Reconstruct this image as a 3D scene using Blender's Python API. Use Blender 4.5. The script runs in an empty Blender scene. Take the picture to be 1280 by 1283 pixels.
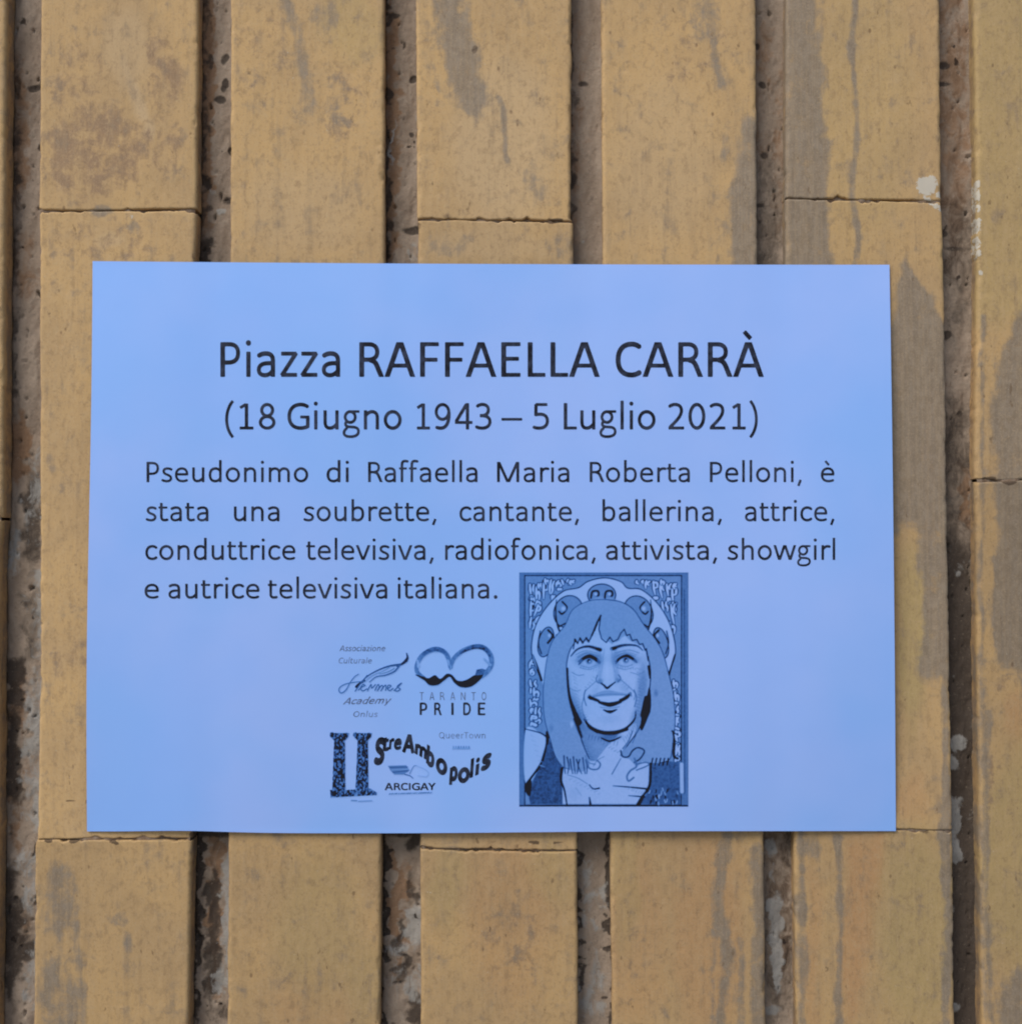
import bpy, math, random
import numpy as np
from mathutils import Vector

# ------------------------------------------------------------------ camera, sky, sun, exposure
SC = bpy.context.scene
COL = SC.collection
FPX = 1376.0                      # focal length in pixels of the 1280 px wide photograph
DIST = 0.406                      # metres from lens to wall
TH = math.radians(1.4)            # the camera looks up a little
CZ = 1.55                         # height of the picture centre above the pavement
CAM = np.array([0.0, -DIST * math.cos(TH), CZ - DIST * math.sin(TH)])
cam_d = bpy.data.cameras.new('camera')
cam_d.sensor_fit = 'HORIZONTAL'
cam_d.sensor_width = 36.0
cam_d.lens = 36.0 * FPX / 1280.0
cam_d.clip_start = 0.01
cam_d.clip_end = 400.0
cam = bpy.data.objects.new('camera', cam_d)
cam.location = CAM
cam.rotation_euler = (math.pi / 2 + TH, 0, 0)
COL.objects.link(cam)
SC.camera = cam

SUN_DIR = Vector((-0.42, -0.50, 0.80)).normalized()      # towards the sun: high on the left, veiled
world = bpy.data.worlds.new('World')
SC.world = world
world.use_nodes = True
wn = world.node_tree.nodes
wl = world.node_tree.links
wn.clear()
sky = wn.new('ShaderNodeTexSky')
sky.sky_type = 'NISHITA'
sky.sun_disc = False
sky.sun_elevation = math.asin(SUN_DIR.z)
sky.sun_rotation = math.atan2(SUN_DIR.x, SUN_DIR.y)
sky.air_density = 1.0
sky.dust_density = 2.0
bg = wn.new('ShaderNodeBackground')
bg.inputs['Strength'].default_value = 0.075
wo = wn.new('ShaderNodeOutputWorld')
wl.new(sky.outputs[0], bg.inputs[0])
wl.new(bg.outputs[0], wo.inputs[0])
sun_d = bpy.data.lights.new('sun', 'SUN')
sun_d.energy = 1.5
sun_d.angle = math.radians(30)
sun_d.color = (1.0, 0.95, 0.87)
sun = bpy.data.objects.new('sun', sun_d)
sun.rotation_euler = SUN_DIR.to_track_quat('Z', 'Y').to_euler()
sun.location = (-2, -2, 4)
COL.objects.link(sun)
SC.view_settings.view_transform = 'Standard'
SC.view_settings.look = 'None'
SC.view_settings.gamma = 1.0
SC.view_settings.exposure = 0.87
SC.cycles.filter_width = 2.0

# ------------------------------------------------------------------ helpers
MM = 0.001


def W(px, py, Y=0.0):
    """wall coordinates (metres) of a point of the photograph at depth Y"""
    px = np.asarray(px, float); py = np.asarray(py, float)
    u = px - 640.0; v = 641.5 - py
    c, s = math.cos(TH), math.sin(TH)
    ry = -v * s + FPX * c
    rz = v * c + FPX * s
    t = (Y - CAM[1]) / ry
    return u * t, np.zeros_like(t) + Y, CAM[2] + rz * t


def PX(x, y, z):
    c, s = math.cos(TH), math.sin(TH)
    dy = y - CAM[1]; dz = z - CAM[2]
    f = dy * c + dz * s
    up = -dy * s + dz * c
    return 640 + x / f * FPX, 641.5 - up / f * FPX


def _hash(ix, iy, seed):
    n = (ix.astype(np.int64) * 374761393 + iy.astype(np.int64) * 668265263 + seed * 1442695041) & 0x7fffffff
    n = ((n ^ (n >> 13)) * 1274126177) & 0x7fffffff
    n = (n ^ (n >> 16)) & 0xffffff
    return n / float(0xffffff)


def vnoise(x, y, seed=0):
    ix = np.floor(x); iy = np.floor(y)
    fx = x - ix; fy = y - iy
    fx = fx * fx * (3 - 2 * fx); fy = fy * fy * (3 - 2 * fy)
    a = _hash(ix, iy, seed); b = _hash(ix + 1, iy, seed)
    c = _hash(ix, iy + 1, seed); d = _hash(ix + 1, iy + 1, seed)
    return (a * (1 - fx) + b * fx) * (1 - fy) + (c * (1 - fx) + d * fx) * fy


def fbm(x, y, seed=0, o=4):
    x = np.asarray(x, float); y = np.asarray(y, float)
    t = 0; a = 0.5; n = 0
    for k in range(o):
        t = t + a * vnoise(x, y, seed + 17 * k); n += a
        x = x * 2.03 + 5.1; y = y * 2.03 + 1.7; a *= 0.5
    return t / n


def sstep(a, b, x):
    t = np.clip((x - a) / (b - a), 0, 1)
    return t * t * (3 - 2 * t)


def interp(tab, y):
    """polyline (y, x) table with straight extrapolation"""
    ys = np.array([p[0] for p in tab], float); xs = np.array([p[1] for p in tab], float)
    y = np.asarray(y, float)
    r = np.interp(y, ys, xs)
    s0 = (xs[1] - xs[0]) / (ys[1] - ys[0]); s1 = (xs[-1] - xs[-2]) / (ys[-1] - ys[-2])
    r = np.where(y < ys[0], xs[0] + (y - ys[0]) * s0, r)
    return np.where(y > ys[-1], xs[-1] + (y - ys[-1]) * s1, r)


def seg_dist(X, Y, pts):
    d = np.full(np.shape(X), 1e9); tt = np.zeros(np.shape(X))
    n = len(pts) - 1
    for k in range(n):
        ax, ay = pts[k]; bx, by = pts[k + 1]
        vx, vy = bx - ax, by - ay
        L = vx * vx + vy * vy + 1e-12
        t = np.clip(((X - ax) * vx + (Y - ay) * vy) / L, 0, 1)
        e = np.hypot(X - ax - t * vx, Y - ay - t * vy)
        m = e < d
        d = np.where(m, e, d); tt = np.where(m, (k + t) / n, tt)
    return d, tt


def mesh_np(name, V, F, mat, parent=None, smooth=True, attrs=None):
    """V (n,3); F (m,3|4) or a list of polygons"""
    me = bpy.data.meshes.new(name)
    V = np.asarray(V, np.float32)
    me.vertices.add(len(V)); me.vertices.foreach_set('co', V.ravel())
    if isinstance(F, np.ndarray):
        k = F.shape[1]; m = len(F)
        me.loops.add(m * k); me.loops.foreach_set('vertex_index', F.astype(np.int32).ravel())
        me.polygons.add(m)
        me.polygons.foreach_set('loop_start', np.arange(0, m * k, k, dtype=np.int32))
        me.polygons.foreach_set('loop_total', np.full(m, k, np.int32))
    else:
        tot = np.array([len(f) for f in F], np.int32)
        me.loops.add(int(tot.sum()))
        me.loops.foreach_set('vertex_index', np.concatenate([np.asarray(f, np.int32) for f in F]))
        me.polygons.add(len(F))
        me.polygons.foreach_set('loop_start', np.concatenate([[0], np.cumsum(tot)[:-1]]).astype(np.int32))
        me.polygons.foreach_set('loop_total', tot)
    me.update(calc_edges=True)
    if smooth:
        me.polygons.foreach_set('use_smooth', np.ones(len(me.polygons), bool))
    for an, A in (attrs or {}).items():
        at = me.color_attributes.new(an, 'FLOAT_COLOR', 'POINT')
        at.data.foreach_set('color', np.asarray(A, np.float32).ravel())
    me.materials.append(mat)
    me.validate()
    o = bpy.data.objects.new(name, me)
    COL.objects.link(o)
    if parent:
        o.parent = parent
    return o


def grid_faces(nu, nv, off=0):
    i, j = np.meshgrid(np.arange(nu - 1), np.arange(nv - 1), indexing='ij')
    a = (i * nv + j).ravel() + off
    return np.stack([a, a + nv, a + nv + 1, a + 1], 1)


# ------------------------------------------------------------------ materials
class NT:
    def __init__(self, name):
        self.m = bpy.data.materials.new(name); self.m.use_nodes = True
        self.n = self.m.node_tree.nodes; self.l = self.m.node_tree.links
        self.b = self.n['Principled BSDF']
        self.geo = self.n.new('ShaderNodeNewGeometry')

    def pos(self, sx=1, sy=1, sz=1):
        mp = self.n.new('ShaderNodeMapping'); mp.inputs['Scale'].default_value = (sx, sy, sz)
        self.l.new(self.geo.outputs['Position'], mp.inputs[0])
        return mp.outputs[0]

    def noise(self, vec, scale, detail=4, rough=0.55, dist=0.0):
        t = self.n.new('ShaderNodeTexNoise')
        t.inputs['Scale'].default_value = scale; t.inputs['Detail'].default_value = detail
        t.inputs['Roughness'].default_value = rough; t.inputs['Distortion'].default_value = dist
        self.l.new(vec, t.inputs['Vector']); return t.outputs[0]

    def vor(self, vec, scale):
        t = self.n.new('ShaderNodeTexVoronoi'); t.inputs['Scale'].default_value = scale
        self.l.new(vec, t.inputs['Vector']); return t.outputs['Distance']

    def ramp(self, src, a, b, lo=0.0, hi=1.0):
        t = self.n.new('ShaderNodeMapRange'); t.interpolation_type = 'SMOOTHSTEP'
        t.inputs['From Min'].default_value = a; t.inputs['From Max'].default_value = b
        t.inputs['To Min'].default_value = lo; t.inputs['To Max'].default_value = hi
        self.l.new(src, t.inputs['Value']); return t.outputs[0]

    def math(self, op, a, b=None):
        t = self.n.new('ShaderNodeMath'); t.operation = op
        for k, v in enumerate((a, b)):
            if v is None: continue
            if isinstance(v, (int, float)): t.inputs[k].default_value = v
            else: self.l.new(v, t.inputs[k])
        return t.outputs[0]

    def mix(self, f, a, b, mode='MIX'):
        t = self.n.new('ShaderNodeMix'); t.data_type = 'RGBA'; t.blend_type = mode
        for k, v in ((0, f), (6, a), (7, b)):
            if isinstance(v, (int, float)): t.inputs[k].default_value = v
            elif isinstance(v, tuple): t.inputs[k].default_value = v + (1,) if len(v) == 3 else v
            else: self.l.new(v, t.inputs[k])
        return t.outputs[2]

    def attr(self, name):
        t = self.n.new('ShaderNodeAttribute'); t.attribute_name = name
        s = self.n.new('ShaderNodeSeparateColor'); self.l.new(t.outputs['Color'], s.inputs[0])
        return s.outputs[0], s.outputs[1], s.outputs[2], t.outputs['Alpha']

    def bump(self, h, dist, strength=1.0, normal=None):
        t = self.n.new('ShaderNodeBump'); t.inputs['Distance'].default_value = dist
        t.inputs['Strength'].default_value = strength
        self.l.new(h, t.inputs['Height'])
        if normal: self.l.new(normal, t.inputs['Normal'])
        return t.outputs[0]


def brick_material():
    t = NT('yellow_brick')
    p = t.pos()
    streak = t.pos(1.0, 1.0, 0.10)
    streak2 = t.pos(1.0, 1.0, 0.03)
    grey, brown, white, chip = t.attr('marks')
    orange, olive, pale, dirt = t.attr('tones')
    n_big = t.noise(p, 22, 4, 0.6, 0.6)
    n_mid = t.noise(p, 110, 5, 0.65, 0.4)
    n_fine = t.noise(p, 900, 3, 0.7)
    n_str = t.noise(streak, 260, 5, 0.65, 0.2)
    n_str2 = t.noise(streak2, 900, 3, 0.6)
    n_mot = t.noise(t.pos(1, 1, .7), 330, 5, 0.7, 0.3)
    n_gr = t.noise(p, 1500, 2, 0.6)
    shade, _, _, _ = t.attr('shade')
    def cen(x, k): return t.math('MULTIPLY', t.math('SUBTRACT', x, 0.5), k)
    c = t.mix(t.ramp(n_big, 0.38, 0.62), (0.425, 0.272, 0.125), (0.365, 0.238, 0.118))
    c = t.mix(t.ramp(n_mid, 0.48, 0.66, 0, 0.5), c, (0.470, 0.310, 0.150))
    c = t.mix(orange, c, (0.385, 0.215, 0.100))
    c = t.mix(olive, c, (0.335, 0.245, 0.108))
    c = t.mix(pale, c, (0.420, 0.295, 0.170))
    # brown weathered film in clouds
    c = t.mix(1.0, c, (1.21, 1.235, 1.23), 'MULTIPLY')
    bf = t.ramp(t.math('ADD', brown, t.math('ADD', cen(n_mid, 2.2), cen(n_mot, 1.3))), 0.25, 0.85, 0, 0.85)
    c = t.mix(bf, c, (0.270, 0.176, 0.112))
    # scattered grime: soft clouds, then finer mottling
    gr = t.math('ADD', t.math('MULTIPLY', n_mid, 0.8), t.math('MULTIPLY', n_str, 0.3))
    c = t.mix(t.ramp(gr, 0.54, 0.70, 0, 0.38), c, (0.270, 0.190, 0.115))
    c = t.mix(t.ramp(n_mot, 0.50, 0.66, 0, 0.42), c, (0.250, 0.165, 0.090))
    c = t.mix(t.ramp(n_mot, 0.47, 0.34, 0, 0.32), c, (0.500, 0.350, 0.190))
    # grey cement film
    gn = t.math('ADD', t.math('ADD', cen(n_str, 1.0), cen(n_mid, 1.9)), cen(n_mot, .8))
    gf = t.ramp(t.math('ADD', grey, gn), 0.10, 0.82, 0, 0.90)
    gcol = t.mix(t.ramp(n_mot, 0.38, 0.62), (0.205, 0.165, 0.125), (0.262, 0.215, 0.165))
    c = t.mix(gf, c, gcol)
    # chipped edges: bright raw clay
    cf = t.ramp(t.math('ADD', chip, cen(n_mid, 1.3)), 0.42, 0.62, 0, 0.75)
    c = t.mix(cf, c, (0.500, 0.335, 0.160))
    # drawn-out streaks left by the extruder, fine grain
    c = t.mix(t.ramp(n_str2, 0.42, 0.62, 0, 0.14), c, (0.480, 0.340, 0.190))
    c = t.mix(t.ramp(n_str, 0.52, 0.66, 0, 0.15), c, (0.240, 0.165, 0.100))
    c = t.mix(t.ramp(n_fine, 0.52, 0.70, 0, 0.30), c, (0.200, 0.130, 0.075))
    c = t.mix(t.ramp(n_gr, 0.48, 0.34, 0, 0.20), c, (0.520, 0.390, 0.240))
    # dark pin holes and blotches
    spot = t.ramp(t.vor(t.pos(1, 1, .6), 170), 0.12, 0.05)
    gate = t.ramp(t.noise(p, 48, 2, .5), 0.52, 0.60)
    sp = t.math('MULTIPLY', spot, gate)
    c = t.mix(t.math('MULTIPLY', sp, 0.55), c, (0.130, 0.075, 0.040))
    spot2 = t.ramp(t.noise(t.pos(1, 1, .5), 300, 3, .6), 0.66, 0.73)
    c = t.mix(t.math('MULTIPLY', spot2, 0.6), c, (0.140, 0.085, 0.045))
    df = t.ramp(t.math('ADD', dirt, cen(n_mid, 1.4)), 0.40, 0.72, 0, 0.85)
    c = t.mix(df, c, (0.085, 0.055, 0.035))
    # light fading down the wall and rightwards, painted into each brick's colour
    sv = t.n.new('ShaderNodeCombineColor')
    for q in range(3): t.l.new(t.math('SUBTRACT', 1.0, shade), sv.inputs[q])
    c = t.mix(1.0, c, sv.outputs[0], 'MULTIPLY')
    # white paint
    wf = t.ramp(t.math('ADD', white, cen(t.noise(p, 620, 4, .7), 2.4)), 0.45, 0.62, 0, .85)
    c = t.mix(wf, c, (0.52, 0.49, 0.42))
    t.l.new(c, t.b.inputs['Base Color'])
    t.b.inputs['Roughness'].default_value = 0.82
    t.b.inputs['Specular IOR Level'].default_value = 0.25
    h = t.math('ADD', t.math('MULTIPLY', n_mid, 0.5), t.math('MULTIPLY', n_str, 0.5))
    b1 = t.bump(h, 0.0008, 0.28)
    h2 = t.math('SUBTRACT', t.math('ADD', t.math('MULTIPLY', n_fine, 0.35), t.math('MULTIPLY', n_str2, 0.3)), sp)
    h2 = t.math('ADD', h2, t.math('MULTIPLY', wf, 0.8))
    t.l.new(t.bump(h2, 0.00016, 0.5, b1), t.b.inputs['Normal'])
    return t.m


def mortar_material():
    t = NT('old_mortar')
    p = t.pos()
    rust, dark, pale, smooth = t.attr('marks')
    n_big = t.noise(t.pos(1, 1, .5), 60, 4, 0.6, 0.8)
    n_mid = t.noise(t.pos(1, 1, .6), 210, 5, 0.7, 0.6)
    n_fine = t.noise(p, 900, 3, 0.7)
    c = t.mix(t.ramp(n_big, .35, .65), (0.285, 0.225, 0.172), (0.225, 0.172, 0.128))
    c = t.mix(t.ramp(n_mid, .5, .72, 0, .6), c, (0.310, 0.258, 0.205))
    rf = t.ramp(t.math('ADD', rust, t.math('MULTIPLY', t.math('SUBTRACT', n_mid, .5), 1.2)), .35, .7, 0, .85)
    c = t.mix(rf, c, (0.205, 0.118, 0.065))
    dk = t.ramp(t.math('ADD', dark, t.math('MULTIPLY', t.math('SUBTRACT', n_mid, .5), .9)), .3, .75, 0, .92)
    c = t.mix(dk, c, (0.045, 0.034, 0.027))
    pf = t.ramp(t.math('ADD', pale, t.math('MULTIPLY', t.math('SUBTRACT', n_mid, .5), 1.9)), .32, .68, 0, .85)
    c = t.mix(pf, c, t.mix(n_big, (0.225, 0.225, 0.222), (0.31, 0.29, 0.255)))
    hole = t.math('MULTIPLY', t.ramp(t.noise(t.pos(1, 1, .8), 230, 2, .4), .73, .77), t.math('SUBTRACT', 1.0, smooth))
    c = t.mix(t.math('MULTIPLY', hole, .85), c, (0.02, 0.013, 0.010))
    c = t.mix(t.ramp(n_fine, .55, .75, 0, .45), c, (0.10, 0.07, 0.045))
    c = t.mix(t.ramp(n_fine, .40, .26, 0, .35), c, (0.36, 0.29, 0.21))
    t.l.new(c, t.b.inputs['Base Color'])
    t.b.inputs['Roughness'].default_value = 0.9
    t.b.inputs['Specular IOR Level'].default_value = 0.2
    b1 = t.bump(t.math('SUBTRACT', n_mid, hole), 0.0010, .45)
    t.l.new(t.bump(n_fine, 0.0003, .8, b1), t.b.inputs['Normal'])
    return t.m


PAPER = (0.270, 0.445, 0.900)
INK = (0.0075, 0.0085, 0.016)


def paper_material():
    t = NT('pale_blue_paper')
    ink, _, _, _ = t.attr('ink')
    p = t.pos()
    fib = t.noise(p, 700, 3, .6)
    cl = t.noise(p, 26, 3, .5)
    c = t.mix(t.ramp(t.noise(p, 9, 3, .55), .38, .62, 0, 1), (0.300, 0.458, 0.890), (0.238, 0.436, 0.880))
    c = t.mix(t.ramp(cl, .35, .65, 0, .3), c, (0.222, 0.415, 0.88))
    c = t.mix(t.ramp(fib, .3, .7, 0, .05), c, (0.27, 0.43, 0.85))
    # halftone printing over blue paper: the warm end of the light is lost first
    cc = t.n.new('ShaderNodeCombineColor')
    left = t.math('SUBTRACT', 1.0, ink)
    for q, k_ in enumerate((1.5, 0.95, 0.62)):
        t.l.new(t.math('ADD', t.math('POWER', left, k_), 0.012), cc.inputs[q])
    c = t.mix(1.0, c, cc.outputs[0], 'MULTIPLY')
    c = t.mix(t.ramp(ink, .82, .97), c, INK)
    t.l.new(c, t.b.inputs['Base Color'])
    t.b.inputs['Roughness'].default_value = 0.75
    t.b.inputs['Specular IOR Level'].default_value = 0.2
    t.l.new(t.bump(t.noise(p, 60, 3, .5), 0.0004, .25), t.b.inputs['Normal'])
    return t.m


def ink_material():
    t = NT('black_printing_ink')
    n = t.noise(t.pos(), 260, 3, .6)
    t.l.new(t.mix(t.ramp(n, .35, .7), INK, (0.032, 0.042, 0.078)), t.b.inputs['Base Color'])
    t.b.inputs['Roughness'].default_value = 0.7
    t.b.inputs['Specular IOR Level'].default_value = 0.15
    return t.m


def faint_ink_material():
    t = NT('faint_printing_ink')
    n = t.noise(t.pos(), 420, 3, .6)
    t.l.new(t.mix(t.ramp(n, .35, .65), (0.045, 0.065, 0.13), (0.14, 0.20, 0.38)), t.b.inputs['Base Color'])
    t.b.inputs['Roughness'].default_value = 0.7
    t.b.inputs['Specular IOR Level'].default_value = 0.15
    return t.m


def pavement_material():
    t = NT('grey_pavement')
    n = t.noise(t.pos(), 3, 6, .6)
    t.l.new(t.mix(n, (0.16, 0.15, 0.14), (0.24, 0.225, 0.20)), t.b.inputs['Base Color'])
    t.b.inputs['Roughness'].default_value = 0.9
    t.l.new(t.bump(t.noise(t.pos(), 160, 4, .6), .003, .6), t.b.inputs['Normal'])
    return t.m


M_BRICK = brick_material(); M_MORTAR = mortar_material()
M_PAPER = paper_material(); M_INK = ink_material(); M_FAINT = faint_ink_material(); M_PAVE = pavement_material()

# ------------------------------------------------------------------ pavement (below the frame)
pv = mesh_np('pavement', [(-60, -90, 0), (60, -90, 0), (60, 1.0, 0), (-60, 1.0, 0)], [[0, 1, 2, 3]], M_PAVE, smooth=False)
pv['kind'] = 'structure'

# ------------------------------------------------------------------ the wall
wall = bpy.data.objects.new('brick_wall', None)
COL.objects.link(wall)
wall['label'] = 'weathered yellow brick wall, bricks on end, behind the blue paper'
wall['kind'] = 'thing'
wall['category'] = 'wall'

# column edges as (photo y, photo x)
CE = [
    ([(0, -192), (330, -193), (1050, -201), (1283, -205)], [(0, 8), (330, 5), (640, 4), (680, -1), (1283, -5)]),
    ([(0, 50), (260, 48), (500, 49), (830, 49), (1050, 46), (1060, 43), (1283, 41)], [(0, 248), (262, 246), (330, 243), (1048, 240), (1283, 236)]),
    ([(0, 288), (330, 288), (1050, 286), (1283, 284)], [(0, 481), (330, 482), (1050, 478), (1283, 476)]),
    ([(0, 521), (270, 522), (285, 524), (330, 523), (1050, 526), (1283, 527)], [(0, 716), (272, 715), (280, 718), (1050, 723), (1283, 724)]),
    ([(0, 753), (330, 755), (1050, 764), (1283, 767)], [(0, 947), (330, 949), (1050, 957), (1283, 960)]),
    ([(0, 985), (330, 984), (1050, 995), (1283, 998)], [(0, 1178), (250, 1180), (330, 1183), (700, 1188), (1050, 1194), (1283, 1197)]),
    ([(0, 1221), (330, 1225), (600, 1222), (900, 1226), (1283, 1231)], [(0, 1418), (330, 1422), (1283, 1430)]),
]
ROWS = [650, 263, 657, 276, 661, 250, 600]            # one bed joint of each column
TILT = [0, 1.5, 0, -3, 0, -4, 5]                      # rise of that joint from left to right, photo px
LEN = 789.0


def field(X, Y, items, seed=1, warp=7):
    wx = X + (fbm(X / 26, Y / 60, seed) - .5) * 2 * warp
    wy = Y + (fbm(X / 30 + 9, Y / 50, seed + 5) - .5) * 2 * warp * 2
    v = np.zeros(np.shape(X))
    for it in items:
        if it[0] == 'b':
            _, cx, cy, rx, ry, s = it
            d = np.hypot((wx - cx) / rx, (wy - cy) / ry)
            v = np.maximum(v, s * sstep(1.25, .55, d))
        elif it[0] == 'l':
            _, pts, wd, s = it
            d, _t = seg_dist(wx, wy, pts)
            v = np.maximum(v, s * sstep(1.55 * wd, .25 * wd, d))
        else:                                              # 'p' polygon between two edges
            _, tabL, tabR, y0, y1, s = it
            l = interp(tabL, wy); r = interp(tabR, wy)
            m = sstep(-10, 9, wx - l) * sstep(-10, 9, r - wx) * sstep(-25, 25, wy - y0) * sstep(-25, 25, y1 - wy)
            v = np.maximum(v, s * m)
    return v


GREY = [
    ('l', [(553, -60), (566, 30), (578, 80), (597, 125)], 19, .95), ('l', [(590, 90), (606, 135)], 9, .7),
    ('l', [(626, 120), (634, 190)], 4, .75), ('b', 545, 110, 5, 30, .4),
    ('b', 665, 222, 18, 26, .45), ('l', [(350, -20), (378, 60), (384, 140)], 9, .62), ('b', 405, 20, 25, 18, .4),
    ('b', 420, 130, 30, 30, .35), ('b', 885, 25, 25, 40, .45), ('l', [(895, 60), (903, 110)], 7, .55),
    ('p', [(130, 934), (210, 920), (330, 908), (420, 902)], [(0, 955), (420, 955)], 150, 640, .95),
    ('l', [(908, 150), (905, 200)], 5, .5),
    ('p', [(0, 960), (1283, 960)], [(0, 1022), (40, 1030), (250, 1037), (330, 1043), (640, 1040)], -260, 660, .90),
    ('l', [(1066, -40), (1069, 100), (1074, 140), (1070, 330), (1065, 500)], 5, .78),
    ('p', [(335, 1124), (400, 1116), (640, 1100)], [(335, 1138), (360, 1160), (400, 1178), (420, 1200), (700, 1200)], 330, 655, 1.0),
    ('p', [(600, 1110), (640, 1150), (760, 1156), (840, 1150), (900, 1170), (1290, 1180)], [(0, 1215), (1283, 1215)], 600, 860, .95),
    ('l', [(1183, 800), (1186, 1040), (1188, 1283)], 8, .85),
    ('p', [(385, 1276), (430, 1258), (470, 1249), (820, 1246), (860, 1256)], [(0, 1440), (1283, 1440)], 385, 850, 1.0),
    ('l', [(1231, 400), (1229, 800), (1233, 1283)], 4, .55), ('b', 1275, 1262, 26, 55, .8),
    ('l', [(1236, 900), (1240, 1283)], 5, .62),
    ('l', [(1004, 1040), (1005, 1283)], 7, .75), ('l', [(1050, 1050), (1050, 1300)], 6, .78), ('b', 1018, 1060, 14, 22, .5),
    ('l', [(905, 1045), (898, 1120), (912, 1200), (903, 1300)], 9, .70), ('l', [(925, 1180), (930, 1300)], 5, .6),
    ('l', [(948, 1060), (948, 1300)], 11, .82), ('l', [(893, 1100), (893, 1283)], 4, .5),
    ('b', 75, 1130, 28, 60, .55), ('b', 75, 1250, 34, 60, .62), ('l', [(95, 1150), (98, 1283)], 6, .6),
    ('b', 152, 1150, 14, 9, .55), ('b', 165, 1190, 8, 20, .5), ('b', 128, 268, 14, 7, .85), ('b', 168, 288, 10, 8, .6),
    ('b', 560, 310, 30, 18, .4), ('b', 700, 305, 18, 20, .35),
]
BROWN = [
    ('b', 120, 190, 75, 75, .62), ('b', 205, 90, 30, 60, .55), ('b', 95, 110, 40, 60, .45), ('b', 200, 180, 35, 50, .5),
    ('b', 130, 300, 80, 30, .38), ('b', 430, 130, 35, 60, .35), ('b', 860, 60, 60, 50, .30), ('b', 640, 1180, 60, 60, .28),
    ('b', 1240, 1000, 5, 60, .5), ('b', 1270, 850, 30, 25, .4), ('b', 90, 830, 30, 40, .3), ('b', 330, 60, 40, 60, .3),
    ('b', 1200, 300, 30, 50, .3), ('b', 820, 1200, 60, 80, .2),
]
WHITE = [('b', 1160, 232, 15, 14, .95), ('b', 1168, 228, 8, 11, .8), ('b', 1177, 242, 5, 5, .8), ('l', [(1160, 249), (1170, 255), (1178, 260)], 4.5, .85),
         ('l', [(1225, 226), (1226, 262)], 3, .72), ('l', [(1226, 275), (1225, 288)], 4.5, .8), ('l', [(1226, 300), (1227, 322)], 3.4, .7),
         ('b', 1229, 343, 4, 4, .75), ('l', [(1210, 322), (1211, 334)], 2.5, .6), ('b', 164, 272, 3, 4, .6), ('b', 158, 1162, 2, 2, .3)]
ORANGE = [('p', [(0, 1058), (1283, 1058)], [(1040, 1110), (1150, 1095), (1283, 1070)], 1045, 1300, .8), ('b', 890, 1170, 50, 150, .55),
          ('b', 640, 1150, 60, 120, .4), ('b', 1020, 1200, 12, 120, .5), ('b', 395, 1270, 60, 60, .3), ('b', 1165, 640, 10, 200, .4),
          ('b', 1275, 900, 20, 40, .6), ('b', 1140, 1000, 25, 40, .5), ('b', 800, 1180, 40, 120, .4)]
OLIVE = [('p', [(0, 1185), (1283, 1185)], [(0, 1450), (1283, 1450)], -400, 400, .55), ('b', 1150, 1180, 55, 150, .7), ('b', 1265, 1080, 40, 160, .65),
         ('b', 400, 1160, 60, 110, .40), ('b', 560, 1120, 25, 60, .45), ('b', 1142, 800, 20, 120, .8), ('b', 690, 1090, 35, 40, .35),
         ('b', 1080, 120, 70, 200, .30), ('b', 440, 30, 50, 50, .4), ('b', 450, 1230, 30, 60, .4), ('b', 785, 1100, 20, 100, .4)]
PALE = [('b', 630, 180, 70, 120, .65), ('b', 160, 60, 30, 60, .55), ('l', [(156, 80), (168, 110), (178, 150)], 7, .9), ('b', 185, 165, 9, 14, .8),
        ('b', 830, 200, 70, 110, .4), ('b', 380, 260, 80, 60, .4), ('b', 135, 300, 20, 10, .5), ('b', 610, 310, 90, 22, .4)]
DIRT = [('b', 88, 1001, 9, 2.5, .75), ('b', 80, 978, 5, 3, .5), ('b', 60, 1054, 6, 3, .95), ('b', 92, 1054, 8, 3, .85), ('b', 143, 1055, 8, 3, .95),
        ('b', 695, 276, 12, 4, .9), ('b', 612, 276, 10, 3, .5), ('b', 560, 272, 12, 4, .45), ('b', 248, 268, 4, 4, .8), ('b', 248, 1046, 14, 7, .8),
        ('b', 669, 1057, 8, 3, .85), ('b', 700, 1057, 10, 3, .7), ('b', 613, 1056, 12, 3, .4), ('b', 612, 1100, 6, 4, .4), ('b', 1158, 1041, 10, 3, .6),
        ('b', 1264, 604, 10, 4, .95), ('b', 1238, 600, 14, 4, .65), ('b', 541, 230, 3, 7, .5), ('b', 545, 262, 6, 9, .45), ('b', 575, 266, 4, 8, .45),
        ('b', 594, 62, 5, 7, .55), ('b', 885, 60, 10, 6, .4), ('b', 630, 48, 6, 5, .3), ('b', 312, 88, 5, 4, .5), ('b', 310, 125, 6, 6, .35),
        ('b', 520, 284, 10, 7, .7), ('b', 667, 1165, 4, 8, .3), ('b', 655, 1210, 6, 5, .3), ('b', 1130, 1175, 4, 7, .35)]
CHIP = [('l', [(244, 90), (242, 170), (244, 260)], 4, .60), ('l', [(150, 262), (200, 262), (240, 270)], 5, .72), ('b', 232, 95, 5, 5, .3),
        ('l', [(530, 1060), (700, 1060)], 3, .35), ('l', [(1145, 240), (1175, 243)], 3, .3), ('l', [(56, 258), (150, 266)], 2.5, .35),
        ('l', [(530, 272), (700, 270)], 3, .45), ('l', [(535, 285), (700, 282)], 3, .4), ('l', [(250, 1050), (180, 1054)], 3, .4)]


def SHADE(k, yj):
    """painted darkening of this brick for the fading light, by column and course"""
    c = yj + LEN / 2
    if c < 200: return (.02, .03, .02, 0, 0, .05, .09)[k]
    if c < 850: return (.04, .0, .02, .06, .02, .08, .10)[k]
    return (.17, .15, .18, .17, .18, .18, .20)[k]


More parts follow.
